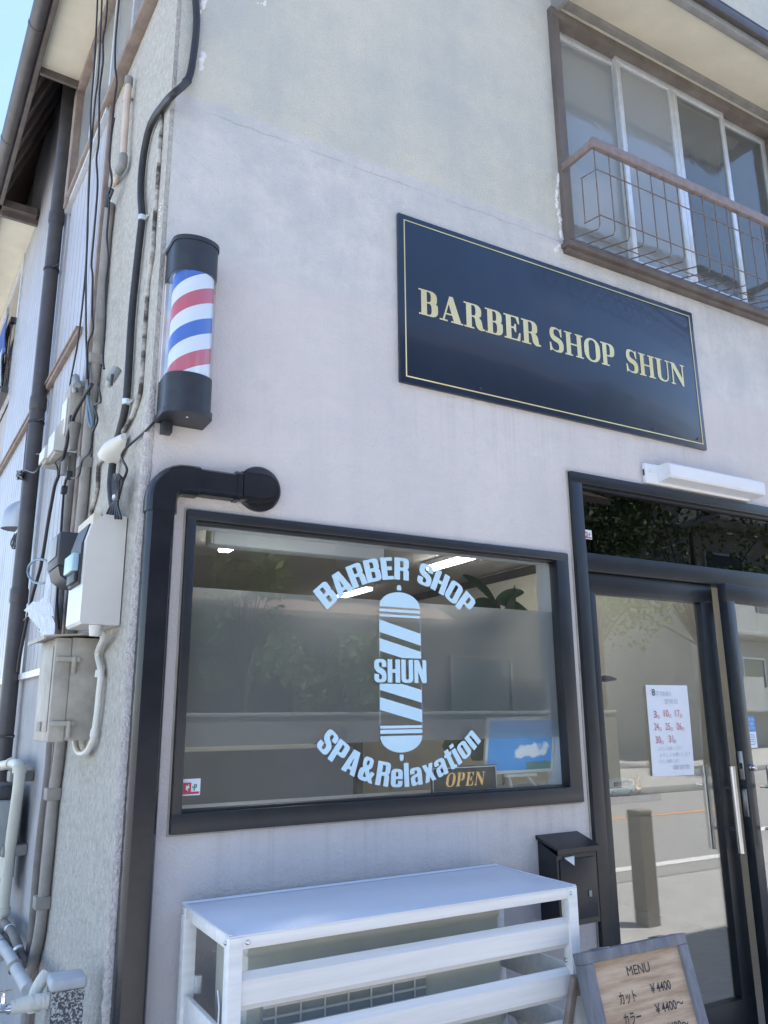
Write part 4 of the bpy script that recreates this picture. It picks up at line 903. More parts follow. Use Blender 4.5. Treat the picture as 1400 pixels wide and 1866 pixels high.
mb = MB(); mb.lathe([(.0155, -.008), (.0155, .008)], F(341, 148, -.024), (.5, .1, .9), 12); flush(mb, 'tape', 'cable', t)
# old painted cable beside it
cable('painted_cable', 'old cable painted over in grey along the rough side wall beside the corner', sp((296, 205, .006), (290, 300, .006), (281, 420, .006), (279, 460, .006), (271, 514, .006), (264, 610, .006), (258, 697, .006), (254, 722, .008), (240, 760, .010), (222, 790, .012), (192, 829, .012), (180, 850, .010), (177, 895, .008), (165, 937, .008)), .008, 'paint_gap')
cable('pole_lead', 'thin black lead running from the barber pole down to the cable bundle', [F(292, 764, -.03), F(282, 769, -.02), F(268, 783, -.012)] + sp((245, 803, .012), (228, 819, .03), (222, 833, .034), (231, 853, .034), (229, 866, .034), (222, 882, .034), (216, 905, .034), (213, 938, .034)), .0045)
t = thing('cable_bundle', 'bundle of looped black cables tied with a white tie above the meter box', 'cables', sv(.2, .04, 2.1))
mb = MB()
for k in range(6):
    o_ = k * 2.2; mb.tube(sp((211 + k * .6, 912, .040), (206 + o_, 895, .036 + .004 * k), (205 + o_ * 1.1, 876, .036 + .004 * k), (209 + o_, 864 + (k % 3) * 3, .036 + .004 * k), (213 + o_, 876, .044), (213 + k * .5, 912, .044)), .0042, 6, 6)
for k, x in enumerate((192, 199, 205, 211, 216, 221)): mb.tube(sp((212 + k * .5, 908, .042), (210 + (x - 210) * .5, 924, .046), (x, 945, .05)), .0045, 6, 5)
flush(mb, 'loops', 'cable', t, 80)
mb = MB(); mb.lathe([(.0135, -.006), (.0135, .006)], S(212, 907, .042), (.1, .2, 1), 14); flush(mb, 'white_tie', 'white', t)
# cable entry hood
mb = MB(); a, b = S(228, 796, .02), S(204, 832, .03)
d = (b - a); w = d.cross(NV).normalized(); rings = []
for k in range(7):
    f = k / 6; c = a.lerp(b, f); r = .012 + .012 * min(1, f * 2.2); h = .015 + .035 * min(1, f * 1.6)
    rings.append([c + w * r * q[0] + NV * h * q[1] for q in ((-1.3, -.3), (-1.2, .4), (-.7, .9), (0, 1), (.7, .9), (1.2, .4), (1.3, -.3))])
vs = [p for r_ in rings for p in r_]
mb.raw(vs, [(i * 7 + k, i * 7 + k + 1, (i + 1) * 7 + k + 1, (i + 1) * 7 + k) for i in range(6) for k in range(6)] + [tuple(range(7))])
mb.raw([p - NV * .002 for p in vs], [(i * 7 + k, (i + 1) * 7 + k, (i + 1) * 7 + k + 1, i * 7 + k + 1) for i in range(6) for k in range(6)])
tag(flush(mb, 'cable_hood', 'ivory', None, 50), 'ivory plastic cable entry hood over the black cable beside the corner', 'cable hood')

# pink pipe stub
t = thing('pipe_stub', 'short pale pink pipe with grey ends fixed high on the side wall', 'pipe', S(224, 260, .03))
mb = MB(); mb.tube(sp((235, 152, .03), (231, 190, .03), (224.5, 288, .03)), .0145, 12); mb.tube(sp((219, 308, .032), (212, 326, .022), (206, 336, .006)), .013, 12, 4); flush(mb, 'pipe', 'pinkpipe', t, 60)
mb = MB(); mb.tube(sp((235.5, 142, .03), (234.5, 156, .03)), .018, 12); flush(mb, 'end_cap', 'capgrey', t)
mb = MB(); mb.tube(sp((225, 284, .03), (224, 300, .032), (217, 313, .032)), .018, 12, 4); flush(mb, 'elbow', 'capgrey', t, 60)
mb = MB(); mb.tube(sp((232, 174, .03), (231, 186, .03)), .018, 12); mb.tube(sp((233, 180, .02), (241, 182, .004)), .008, 8); flush(mb, 'clip', 'pinkpipe', t, 60)

# slack wires in front of the side wall
G_ = 'slack black wires hanging down the side wall'
cable('hanging_wire', 'thin black wire hanging straight down to the small white boxes, outermost of the slack wires', sp((177, -40, .17), (178, 0, .16), (172, 120, .15), (166, 200, .14), (165, 280, .12), (160, 400, .10), (157, 480, .09), (150, 560, .08), (141, 630, .07), (128, 700, .06), (122, 760, .06), (119, 800, .06)), .0042, group=G_)
cable('hanging_wire', 'thin black wire hanging down across the wooden batten to the pale blue loop', sp((186, -40, .16), (186, 0, .15), (180, 130, .14), (174, 180, .13), (168, 250, .12), (162, 330, .11), (160, 420, .10), (157, 500, .09), (157, 590, .08), (158, 640, .06), (163, 720, .05)), .0042, group=G_)
cable('hanging_wire', 'wavy black wire of the slack ones, ending in the grey wire clamp', sp((197, -40, .15), (196, 0, .14), (193, 40, .14), (188, 70, .13), (188, 110, .13), (182, 160, .12), (181, 200, .12), (180, 260, .10), (176, 290, .10), (178, 340, .09), (172, 420, .08), (167, 480, .07), (169, 505, .07), (168, 570, .06), (170, 600, .06), (160, 630, .06), (159, 690, .06)), .0045, group=G_)
cable('hanging_wire', 'wavy black wire nearest the corner, passing the dark splice sleeve', sp((218, -40, .12), (217, 0, .10), (211, 70, .08), (210, 120, .07), (213, 150, .06), (208, 190, .06), (200, 290, .06), (204, 330, .06), (199, 350, .05), (199, 380, .05), (195, 430, .05), (198, 470, .05), (193, 520, .05), (192, 590, .05), (188, 650, .05), (190, 672, .05)), .0045, group=G_)
cable('hanging_wire', 'thin black wire branching beside the splice sleeve high on the side wall', sp((209, 215, .06), (203, 250, .05), (199, 290, .05), (204, 320, .05), (201, 345, .05)), .0036, group=G_)
cable('hanging_wire', 'long thin black wire lying along the siding beyond the downpipe', sp((114, 147, .02), (100, 330, .02), (87, 480, .02), (70, 640, .02), (51, 778, .02), (35, 950, .02)), .0045, group=G_)
cable('hanging_wire', 'kinked black wire dangling in front of the grey conduit below its clamp', sp((178, 700, .06), (184, 731, .06), (172, 739, .06), (178, 765, .06), (169, 788, .06), (167, 808, .06), (163, 824, .06), (150, 840, .06), (144, 866, .06), (133, 871, .06), (123, 866, .06)), .0042, group=G_)
cable('hanging_wire', 'long thick black wire slanting down beside the downpipe past the plastic bag', sp((168, 700, .05), (152, 726, .06), (136, 756, .07), (131, 773, .07), (125, 789, .07), (121, 813, .07), (115, 834, .07), (107, 866, .07), (100, 885, .07), (94, 917, .07), (88, 950, .07), (75, 1029, .07), (57, 1095, .07), (39, 1182, .07), (33, 1224, .06)), .008, group=G_)
cable('hanging_wire', 'black wire running down the brown conduit beside the dark grey meter', sp((124, 860, .06), (118, 885, .06), (115, 917, .06), (112, 959, .06), (105, 1075, .06), (104, 1100, .06), (108, 1146, .06)), .0055, group=G_)
cable('hanging_wire', 'curled black wire looping out from behind the downpipe below the white boxes', sp((66, 827, .06), (82, 828, .08), (92, 832, .08), (99, 842, .08), (105, 853, .08), (105, 872, .07)), .0042, group=G_)
cable('hanging_wire', 'black wire crossing in front of the downpipe to a small tangled knot', sp((35, 862, .11), (45, 856, .115), (60, 861, .12), (68, 857, .12), (76, 847, .11), (91, 846, .09), (104, 839, .08), (116, 828, .07)), .0042, group=G_)
cable('hanging_wire', 'thin black wire from the plastic bag to the downpipe', sp((80, 1100, .10), (68, 1112, .10), (52, 1122, .10), (44, 1130, .09)), .0036, group=G_)
mb = MB(); rr = random.Random(5)
for k in range(5): mb.tube([S(36 + rr.uniform(-5, 5), 866 + rr.uniform(-8, 8), .11 + rr.uniform(-.01, .01)) for q in range(6)], .004, 6, 5)
tag(flush(mb, 'wire_knot', 'cable', None, 80), 'small tangled knot of black wire hanging in front of the downpipe', 'wire knot')
mb = MB()
for k in range(6): mb.tube([S(26 + k * 1.6, 975 - k % 2 * 3, .05), S(20 + k * 2.4, 990 + (k * 7) % 12, .055), S(24 + k * 1.5, 1000 - k, .05)], .004, 6, 5)
tag(flush(mb, 'wire_end_tuft', 'cable', None, 80), 'tuft of cut black wire ends below the grey vent hood', 'wire ends')
cable('blue_loop', 'pale blue grey cable looped above the white clamp boxes', sp((163, 660, .05), (160, 720, .05), (161, 760, .055), (166, 778, .055), (168, 768, .05), (162, 735, .05), (158, 700, .05)), .0055, 'bluecable')
cable('ring_cable', 'ring of blue grey cable hanging beside the plastic bag', [S(73 + 22 * math.cos(a), 1041 + 22 * math.sin(a), .10) for a in [2 * math.pi * k / 20 - .3 for k in range(22)]] + [S(100, 1046, .08)], .0055, 'bluecable', 3)

# clamps, splice sleeve and small boxes
mb = MB(); mb.tube(sp((201, 342, .045), (194, 378, .045)), lambda f: .016 - .006 * abs(f - .5) * 2, 12, 0); mb.tube(sp((206, 346, .045), (200, 362, .045)), .006, 8)
tag(flush(mb, 'splice_sleeve', 'darkgrey', None, 50), 'dark grey cable splice sleeve hanging on the side wall', 'cable splice')
for (x0, y0, x1, y1, lab) in ((214, 672, 202, 692, 'round grey wire clamp on the side wall nearest the corner'), (138, 688, 140, 704, 'grey wire clamp hanging in front of the siding above the white boxes')):
    t = thing('wire_clamp', lab, 'wire clamp', S(x0, y0, .05), 'grey wire clamps')
    mb = MB(); mb.tube(sp((x0, y0, .04), (x1, y1, .06)), .018, 12); flush(mb, 'body', 'midgrey', t)
    mb = MB(); mb.tube(sp((x1, y1, .06), (x1 - 3, y1 + 8, .055)), .014, 10); flush(mb, 'plug', 'midgrey', t)
    mb = MB(); mb.tube(sp(((x0 + x1) / 2 - 3, (y0 + y1) / 2, .06), (x1 + 1, y1 + 10, .06)), .005, 6); flush(mb, 'hook', 'darkgrey', t)
mb = MB(); c = S(143, 704, .04); mb.box(c.x - .025, c.x + .025, c.y - .04, c.y + .04, c.z - .014, c.z + .014, .004)
tag(flush(mb, 'terminal_block', 'midgrey', None), 'small grey terminal block fixed on the siding below the wooden batten', 'terminal block')
def tbox(name, label, sc, uc, zc, ds, du, dz, mat, cat, bev=.006):
    t = thing(name, label, cat, sv(sc, 0, zc - dz))
    mb = MB(SIDE); mb.box(sc - ds, sc + ds, .005, uc, zc - dz, zc + dz, bev); flush(mb, 'case', mat, t)
    return t
for (x, y, ds, du, dz, lab, mt_) in ((116, 798, .075, .11, .085, 'rounded ivory junction box beside the downpipe, the larger of the stacked pair', 'ivory'), (102, 826, .07, .12, .05, 'small ivory junction box lowest beside the downpipe', 'ivory')):
    q = S(x, y, .06); s_ = q.dot(EV)
    t = thing('junction_box', lab, 'junction box', sv(s_, 0, q.z - dz), 'ivory junction boxes among the wires')
    mb = MB(SIDE); pr = [(.012, q.z - dz), (du, q.z - dz), (du, q.z + dz * .1), (du * .75, q.z + dz * .75), (du * .4, q.z + dz), (.012, q.z + dz)]
    mb.prism(pr, 'x', s_ - ds, s_ + ds); flush(mb, 'case', mt_, t, smooth=40)
    mb = MB(SIDE); mb.box(s_ - ds * .9, s_ + ds * .9, .02, du * .92, q.z - dz - .014, q.z - dz - .0005, .003); flush(mb, 'base', 'beige', t)
q = S(128, 752, .05); s_ = q.dot(EV)
t = thing('optical_box', 'pale slim terminal box with a bluish side standing above the ivory junction boxes', 'terminal box', sv(s_, 0, q.z - .1))
mb = MB(SIDE); mb.box(s_ - .06, s_ + .06, .012, .07, q.z - .13, q.z + .12, .01); flush(mb, 'case', 'beige', t)
mb = MB(SIDE); mb.box(s_ - .05, s_ + .05, .0705, .078, q.z - .12, q.z + .05, .004); flush(mb, 'cover', 'white', t)
mb = MB(); c = S(136, 792, .06); mb.tube([c + Vector((0, 0, .05)), c, c + Vector((.0, 0, -.07))], lambda f: .026 - .012 * f, 12, 4)
tag(flush(mb, 'cable_closure', 'conduitb', None, 50), 'brown grey cable closure among the tangled wires beside the conduit', 'cable closure')
for (x, y, l) in ((131, 765, 'small square black cable clip on the wires above the brown closure'), (126, 866, 'small black connector block on the brown conduit above the dark meter'), (117, 893, 'small black clip on the wire above the dark grey meter')):
    c = S(x, y, .065); mb = MB(); mb.box(c.x - .012, c.x + .012, c.y - .02, c.y + .02, c.z - .016, c.z + .016, .004); tag(flush(mb, 'cable_clip', 'cable', None), l, 'cable clip')
c = S(117, 850, .06); mb = MB(); mb.tube([c + Vector((0, 0, .06)), c - Vector((0, 0, .04))], .014, 10); tag(flush(mb, 'cable_sleeve', 'capgrey', None), 'greenish grey sleeve gathering the wires above the brown conduit', 'cable sleeve')

# conduits
def conduit(label, pts, r, mat, clips):
    t = thing('conduit', label, 'conduit', (Vector(pts[-1])), 'conduits on the side wall')
    mb = MB(); mb.tube(pts, r, 12, 4); flush(mb, 'pipe', mat, t, 60)
    for c in clips:
        mb = MB(SIDE); s_ = c.dot(EV); mb.box(s_ - r - .012, s_ + r + .006, .001, r * 2 + .012, c.z - .022, c.z + .022, .004); flush(mb, 'saddle', 'conduit', t)
conduit('pale grey conduit straight down the rough side wall, the one nearer the corner', sp((201, 372, .022), (194, 440, .022), (186, 540, .022), (177, 650, .022), (169, 720, .022), (161, 785, .022), (156, 860, .022), (151, 917, .022), (143, 1000, .022), (127, 1180, .022), (110, 1360, .022), (99, 1447, .022), (90, 1540, .022), (80, 1640, .022), (71, 1710, .022), (58, 1765, .022), (53, 1800, .022), (46, 1890, .022)), .021, 'conduit', [S(176, 658, .02), S(157, 845, .02), S(99.5, 1446, .02), S(80, 1643, .02)])
conduit('brown grey conduit straight down the side wall, the one beside the wooden trim', sp((136, 772, .022), (134, 812, .022), (132, 853, .022), (123, 950, .022), (112, 1060, .022), (100, 1250, .022), (92, 1380, .022), (87, 1430, .022), (75, 1530, .022), (68, 1600, .022), (62, 1680, .022), (55, 1750, .022), (50, 1830, .022)), .019, 'conduitb', [])

# white electricity meter box
t = thing('meter_box', 'large white rounded electricity meter box on the side wall with bluish front window', 'meter box', sv(.28, .06, 1.73))
s0, s1, z0, z1, dd = .185, .40, 1.735, 2.098, .122
mb = MB(SIDE); pr = [(0.004, z0), (dd, z0), (dd + .006, z0 + .01), (dd + .006, z1 - .09), (dd - .01, z1 - .03), (dd - .045, z1), (.004, z1)]
mb.prism(pr, 'x', s0, s1); flush(mb, 'case', 'meterwhite', t, smooth=20)
mb = MB(SIDE); mb.prism([(dd + .0065, z0 + .13), (dd + .014, z0 + .135), (dd + .014, z1 - .10), (dd - .005, z1 - .03), (dd - .012, z1 - .028)], 'x', s0 + .035, s1 - .02); flush(mb, 'window', 'darkgrey', t, smooth=20)
mb = MB(SIDE); mb.box(s0 + .045, s1 - .04, dd + .0145, dd + .036, z0 + .175, z0 + .235, .004); flush(mb, 'display_cover', 'skyblue', t)
mb = MB(SIDE); mb.box(s0 + .05, s1 - .05, dd + .0145, dd + .026, z0 + .14, z0 + .172, .003); flush(mb, 'button_panel', 'darkgrey', t)
mb = MB(SIDE); mb.lathe([(.02, 0), (.016, -.035)], (s0 + .02, .075, z0 - .001), (0, 0, 1), 14); flush(mb, 'cable_gland', 'ivory', t)
# dark grey meter behind it
t = thing('grey_meter', 'dark grey meter with rounded glass base on the side wall behind the white box', 'meter', sv(.68, .06, 1.93))
mb = MB(SIDE); mb.box(.585, .79, .035, .142, 1.985, 2.115, .012); flush(mb, 'case', 'darkgrey', t)
mb = MB(SIDE); mb.prism([(.02, 2.0), (.135, 1.984), (.125, 1.95), (.09, 1.925), (.02, 1.92)], 'x', .60, .775); flush(mb, 'terminal_cover', 'darkgrey', t, smooth=40)
mb = MB(SIDE); mb.box(.61, .765, .1425, .147, 2.02, 2.10, .002); flush(mb, 'dial', 'midgrey', t)
mb = MB(SIDE); mb.box(.56, .82, .004, .034, 1.90, 2.19, .003); flush(mb, 'backboard', 'palewood', t)

# beige switch cabinet
t = thing('switch_cabinet', 'old beige painted steel switch cabinet with overhanging lid below the meter box', 'cabinet', sv(.54, .08, 1.37))
s0, s1, z0, z1 = .422, .68, 1.372, 1.712
mb = MB(SIDE); mb.box(s0, s1, .003, .098, z0, z1, .003); flush(mb, 'case', 'beige', t)
mb = MB(SIDE); mb.box(s0 - .004, s1 + .004, .0985, .150, z0 - .004, z1 - .002, .004); mb.box(s0 + .02, s1 - .02, .1503, .154, z0 + .03, z1 - .03, .002); dr = flush(mb, 'door', 'beige', t)
mb = MB(SIDE); mb.prism([(.001, z1 + .018), (.195, z1 + .002), (.195, z1 - .012), (.189, z1 - .012), (.187, z1 - .003), (.001, z1 + .012)], 'x', s0 - .03, s1 + .03); flush(mb, 'lid', 'beige', t, smooth=0)
for z in (z0 + .055, z1 - .075):
    mb = MB(SIDE); mb.box(s0 - .016, s0 - .0045, .070, .145, z - .008, z + .008, .002); mb.lathe([(.008, -.025), (.008, .028)], (s0 - .012, .088, z - .02), (0, 0, 1), 10); flush(mb, 'hinge', 'beige', t)
mb = MB(SIDE); mb.box(s0 + .10, s0 + .16, .1543, .160, z0 + .03, z0 + .06, .002); flush(mb, 'latch', 'conduit', dr)
# painted flexible tube beside the cabinet
t = thing('painted_tube', 'thin cream painted tube curving down the side of the switch cabinet', 'tube', S(165, 1365, .03))
mb = MB(); mb.tube([sv(.22, .07, 1.73), sv(.235, .04, 1.70)] + sp((178, 1190, .022), (184, 1225, .02), (181, 1260, .02), (177, 1300, .02), (172, 1335, .02), (168, 1352, .022), (158, 1370, .025), (146, 1373, .028), (139, 1362, .03), (137, 1345, .03)), .0105, 10, 5); flush(mb, 'tube', 'ivory', t, 60)
for (x, y) in ((181, 1228), (172, 1336)):
    mb = MB(); mb.lathe([(.0135, -.012), (.0135, .012)], S(x, y, .02), (.1, 0, 1), 12); flush(mb, 'saddle', 'ivory', t)

# plastic bag hanging beside the downpipe
t = thing('plastic_bag', 'knotted white plastic bag hanging among the wires beside the downpipe', 'bag', S(75, 1150, .12))
mb = MB(); rr = random.Random(11); rings = []
prof = [((90, 1046), 3.5), ((88, 1062), 4.5), ((86, 1075), 3.5), ((84, 1088), 4), ((80, 1098), 12), ((75, 1110), 22), ((76, 1122), 22), ((82, 1135), 17), ((86, 1148), 14), ((87, 1158), 10), ((87, 1161), 3)]
for (c, w) in prof:
    rg = []
    for k in range(16):
        a = 2 * math.pi * k / 16; j = 1 + rr.uniform(-.16, .16); p = S(c[0] + w * math.cos(a) * j, c[1] + rr.uniform(-2, 2), .12); rg.append(p + Vector((0, -1, 0)) * .045 * (w / 22) * math.sin(a) * j)
    rings.append(rg)
vs = [p for r_ in rings for p in r_]
mb.raw(vs, [(i * 16 + k, i * 16 + (k + 1) % 16, (i + 1) * 16 + (k + 1) % 16, (i + 1) * 16 + k) for i in range(len(prof) - 1) for k in range(16)] + [tuple(range(16)), tuple(range(len(vs) - 16, len(vs)))])
flush(mb, 'bag_body', 'bag', t, 60)
mb = MB(); p = [S(44, 1112, .12), S(60, 1096, .12), S(80, 1098, .12), S(66, 1122, .12)]; mb.raw(p + [q + Vector((0, .012, 0)) for q in p], [(0, 1, 2, 3), (7, 6, 5, 4), (0, 4, 5, 1), (1, 5, 6, 2), (2, 6, 7, 3), (3, 7, 4, 0)]); flush(mb, 'torn_flap', 'bag', t, 0)

# round vent hood on the siding, far left
t = thing('vent_hood', 'small stainless vent hood on the siding beyond the downpipe', 'vent hood', sv(3.1, .05, 2.6))
mb = MB(SIDE); q = S(20, 937, .06); s_, z_ = q.dot(EV), q.z
rg = []
for i in range(8):
    a = math.pi / 2 * i / 7
    rg.append([(s_ + .085 * math.cos(b), .012 + .095 * math.sin(b) * math.cos(a) , z_ - .09 + (.06 + .11 * math.sin(a)) * 1) for b in [math.pi * k / 12 for k in range(13)]])
rg = [[(p[0] if i < 7 else s_ + (p[0] - s_) * .3, p[1], p[2]) for p in r_] for i, r_ in enumerate(rg)]
rg.insert(0, [(p[0], p[1], z_ - .09) for p in rg[0]])
vs = [p for r_ in rg for p in r_]; mb.raw(vs, [(i * 13 + k, i * 13 + k + 1, (i + 1) * 13 + k + 1, (i + 1) * 13 + k) for i in range(8) for k in range(12)])
flush(mb, 'cowl', M('stainless_sheet', (.45, .46, .47), .4, .8), t, 50)
mb = MB(SIDE); mb.box(s_ - .10, s_ + .10, .010, .016, z_ - .10, z_ + .10, .004); flush(mb, 'wall_plate', 'alu', t)
mb = MB(SIDE); mb.lathe([(.07, -.012), (.07, 0)], (s_, .03, z_ - .075), (0, 0, 1), 16); flush(mb, 'duct_mouth', 'darkgrey', t)

# gas riser and fittings at the far left
t = thing('gas_riser', 'cream gas pipe with elbow and brackets rising from the ground on the side wall', 'gas pipe', S(5, 1700, .06))
mb = MB(); mb.tube(sp((-30, 1402, .07), (0, 1396, .07), (22, 1392, .07), (33, 1394, .07), (36, 1408, .07), (33, 1440, .07), (20, 1535, .07), (10, 1620, .07), (3, 1690, .07), (-4, 1750, .07)), .023, 14, 5); flush(mb, 'pipe', 'cream', t, 60)
for (x, y) in ((33, 1414), (20, 1548)):
    c = S(x, y, .06); s_ = c.dot(EV); mb = MB(SIDE); mb.box(s_ - .05, s_ + .035, .002, .100, c.z - .022, c.z + .022, .004); flush(mb, 'bracket', 'capgrey', t)
mb = MB(); mb.tube(sp((14, 1560, .07), (11, 1600, .07)), .031, 14); mb.tube(sp((14, 1575, .07), (-12, 1588, .09)), .024, 12, 0); flush(mb, 'tee', 'cream', t, 60)
for (x, y) in ((22, 1392), (36, 1402), (6, 1660)):
    mb = MB(); mb.lathe([(.029, -.014), (.029, .014)], S(x, y, .07), (0, -1 if y < 1395 else 0, 0 if y < 1395 else 1), 14); flush(mb, 'collar', 'cream', t)
t = thing('gas_meter', 'grey gas meter beside the cream gas pipe on the side wall', 'gas meter', sv(2.0, .1, .9))
q = S(4, 1470, .1); s_ = q.dot(EV)
mb = MB(SIDE); mb.box(s_ - .10, s_ + .18, .03, .14, .90, 1.10, .015); flush(mb, 'case', 'midgrey', t)
mb = MB(SIDE); mb.box(s_ - .08, s_ + .16, .05, .13, 1.101, 1.16, .008); flush(mb, 'valve_block', 'darkgrey', t)
mb = MB(SIDE); mb.box(s_ - .03, s_ + .05, .132, .15, 1.105, 1.15, .004); flush(mb, 'brass_union', 'gold', t)
mb = MB(SIDE); mb.box(s_ - .06, s_ + .14, .06, .12, .72, .898, .01); flush(mb, 'lower_fitting', 'capgrey', t)

# wrapped pipes sweeping into the stand
t = thing('lagged_pipe', 'pale grey corrugated pipe sweeping down to the tap stand', 'pipe', S(45, 1800, .1))
mb = MB(); pts_ = sp((-20, 1690, .10), (2, 1720, .10), (20, 1745, .10), (32, 1770, .10), (44, 1790, .11), (52, 1805, .12)); mb.tube(pts_, .021, 12, 6); flush(mb, 'pipe', 'capstone', t, 60)
for (x, y) in ((3, 1722), (28, 1762)):
    mb = MB(); mb.lathe([(.026, -.010), (.026, .010)], S(x, y, .10), (.2, -.75, -.6), 14); flush(mb, 'band', 'conduit', t)
t = thing('grey_hose', 'dark grey hose with pale ties curving down above the lagged pipe', 'hose', S(30, 1730, .06))
mb = MB(); mb.tube(sp((-20, 1668, .07), (2, 1678, .07), (20, 1695, .07), (30, 1715, .07), (38, 1738, .06), (46, 1758, .05)), .017, 12, 6); mb.tube(sp((-20, 1690, .06), (6, 1702, .06), (22, 1722, .06), (32, 1745, .05), (44, 1764, .04)), .014, 12, 6); flush(mb, 'hose', 'conduitb', t, 60)
for (x, y) in ((18, 1692), (34, 1731)):
    mb = MB(); mb.lathe([(.0205, -.006), (.0205, .006)], S(x, y, .07), (.2, -.75, -.6), 12); flush(mb, 'tie', 'alu', t)

# tap stand
t = thing('tap_stand', 'square speckled stone tap stand with smooth concrete cap at the wall corner', 'tap stand', (-.10, .10, 0))
mb = MB(); mb.box(-.147, -.062, .05, .135, 0, .722); flush(mb, 'post', 'terrazzo', t, smooth=0)
mb = MB(); mb.box(-.153, -.056, .044, .141, .7225, .752, .010, 3); flush(mb, 'cap', 'capstone', t)
t = thing('standpipe_tap', 'chrome tap on a thick white wrapped pipe sticking out of the stone stand', 'tap', (-.2, .09, .66))
mb = MB(); mb.tube([(-.148, .09, .694), (-.178, .09, .695), (-.1785, .09, .695), (-.21, .09, .694), (-.236, .09, .692), (-.243, .09, .692)], lambda f: .0205 if f < .7 else .017, 16, 0); mb.lathe([(.022, -.003), (.022, .003)], (-.193, .09, .695), (1, 0, 0), 16); flush(mb, 'wrapped_pipe', 'wrap', t, 50)
mb = MB(); mb.tube([(-.243, .09, .69), (-.252, .09, .69)], .013, 14); mb.tube([(-.252, .09, .69), (-.275, .09, .692), (-.295, .09, .686), (-.305, .09, .66)], .009, 12, 5); mb.lathe([(.010, .69), (.011, .704), (.007, .707), (.007, .722), (.004, .723), (.004, .731)], (-.262, .09, 0), (0, 0, 1), 14); flush(mb, 'tap_body', 'chrome', t, 50)
mb = MB(); mb.box(-.284, -.240, .086, .094, .7315, .7365, .002); flush(mb, 'tap_handle', 'chrome', t)
cable('stand_pipe_bend', 'white pipe bend rising behind the wrapped tap pipe', [Vector((-.178, .13, .66)), Vector((-.178, .135, .70)), Vector((-.165, .14, .73)), Vector((-.15, .15, .745))], .017, 'wrap', 5, 'pipe', 12)

# laundry on the far window guard
def cloth(name, label, s0, s1, z0, z1, u, mat, seed, cat='laundry'):
    rr = random.Random(seed); mb = MB(SIDE); nx, nz = 10, 10; vs = []
    for j in range(nz + 1):
        for i in range(nx + 1):
            f, g = i / nx, j / nz; vs.append((s0 + (s1 - s0) * f + .02 * math.sin(g * 4 + seed), u + .02 * math.sin(f * 9 + g * 2 + seed) * g, z1 - (z1 - z0) * g * (1 - .12 * math.sin(f * 3 + seed))))
    m = len(vs); vs += [(a, b - .006, c) for a, b, c in vs]
    fs = [(j * 11 + i, j * 11 + i + 1, (j + 1) * 11 + i + 1, (j + 1) * 11 + i) for j in range(nz) for i in range(nx)]
    fs += [tuple(m + k for k in f[::-1]) for f in fs]
    edge = list(range(11)) + [11 * j + 10 for j in range(1, 11)] + [110 + i for i in range(9, -1, -1)] + [11 * j for j in range(9, 0, -1)]
    fs += [(edge[i], m + edge[i], m + edge[(i + 1) % len(edge)], edge[(i + 1) % len(edge)]) for i in range(len(edge))]
    mb.raw(vs, fs); return tag(flush(mb, name, mat, None, 70), label, cat)
cloth('blue_towel', 'dark blue cloth drying on the guard of the far side window', 4.05, 4.62, 4.26, 4.60, .082, 'cloth_blue', 1)
cloth('grey_shirt', 'pale grey cloth hanging from the guard of the far side window', 4.06, 4.50, 3.96, 4.30, .095, 'cloth_grey', 2)

# ================================================================== INSIDE THE SHOP
t = thing('roller_blind', 'white roller blind cassette under the head of the shop window', 'blind', (.6, .16, 2.03))
mb = MB(); mb.box(.27, .95, .128, .20, 2.022, 2.09, .008); flush(mb, 'cassette', 'white', t)
mb = MB(); mb.box(.262, .27, .130, .198, 2.026, 2.088, .003); flush(mb, 'end_plate', 'ivory', t)
for x, y0, y1, lab in ((1.42, 1.9, 3.55, 'lit tube light on the shop ceiling behind the upper left of the window'), (3.34, 1.9, 3.50, 'lit tube light on the shop ceiling seen above the letters SHOP'), (3.42, 4.75, 6.4, 'lit tube light deep in the shop behind the arched letters')):
    t = thing('ceiling_light', lab, 'light', (x, (y0 + y1) / 2, 2.7), 'tube lights on the shop ceiling')
    mb = MB(); mb.box(x - .06, x + .06, y0, y1, 2.735, 2.779, .006); flush(mb, 'housing', 'white', t)
    mb = MB(); mb.box(x - .045, x + .045, y0 + .02, y1 - .02, 2.700, 2.734, .014, 3); flush(mb, 'tube', 'tube_dim' if y0 > 4 else 'tube', t)
t = thing('open_sign', 'dark OPEN sign with gold letters standing on the window sill', 'sign', (1.235, .05, 1.169))
mb = MB(); mb.box(1.09, 1.383, .045, .055, 1.1695, 1.260, .002); flush(mb, 'board', 'moulding', t)
mb = MB(); frame_line(mb, 1.093, 1.380, 1.1725, 1.257, .0032, .0438); flush(mb, 'border', 'ivory', t, smooth=0)
mb = MB(); line_text(mb, SER, 'OPEN', 1.146, 1.318, 1.190, .048, .0436, gap=.12, shear=.22); flush(mb, 'lettering', 'gold', t, smooth=0)
t = thing('seaside_picture', 'framed print of blue sea and white surf propped on the window sill', 'picture', (1.53, .08, 1.17))
PM = Matrix.Translation((1.524, .092, 1.222)) @ Matrix.Rotation(R(10), 4, 'X')
mb = MB(PM); ring(mb, -.172, .172, 0, .215, .012, .012, .012, .012, -.008, .006, .001); flush(mb, 'frame', 'ivory', t)
mb = MB(PM); mb.box(-.160, .160, -.003, .003, .012, .203); flush(mb, 'print', 'canvas', t, smooth=0, loc=(1.524, .092, 1.222))
t = thing('table_easel', 'small pale wooden easel holding the seaside picture', 'easel', (1.53, .09, 1.169))
mb = MB(); mb.box(1.45, 1.60, .070, .092, 1.208, 1.219, .002); flush(mb, 'ledge', 'palewood', t)
for a, b in ((1.475, 1.468), (1.565, 1.590)):
    mb = MB(); mb.tube([(a, .088, 1.2075), (b, .066, 1.170)], .006, 6); flush(mb, 'leg', 'palewood', t)
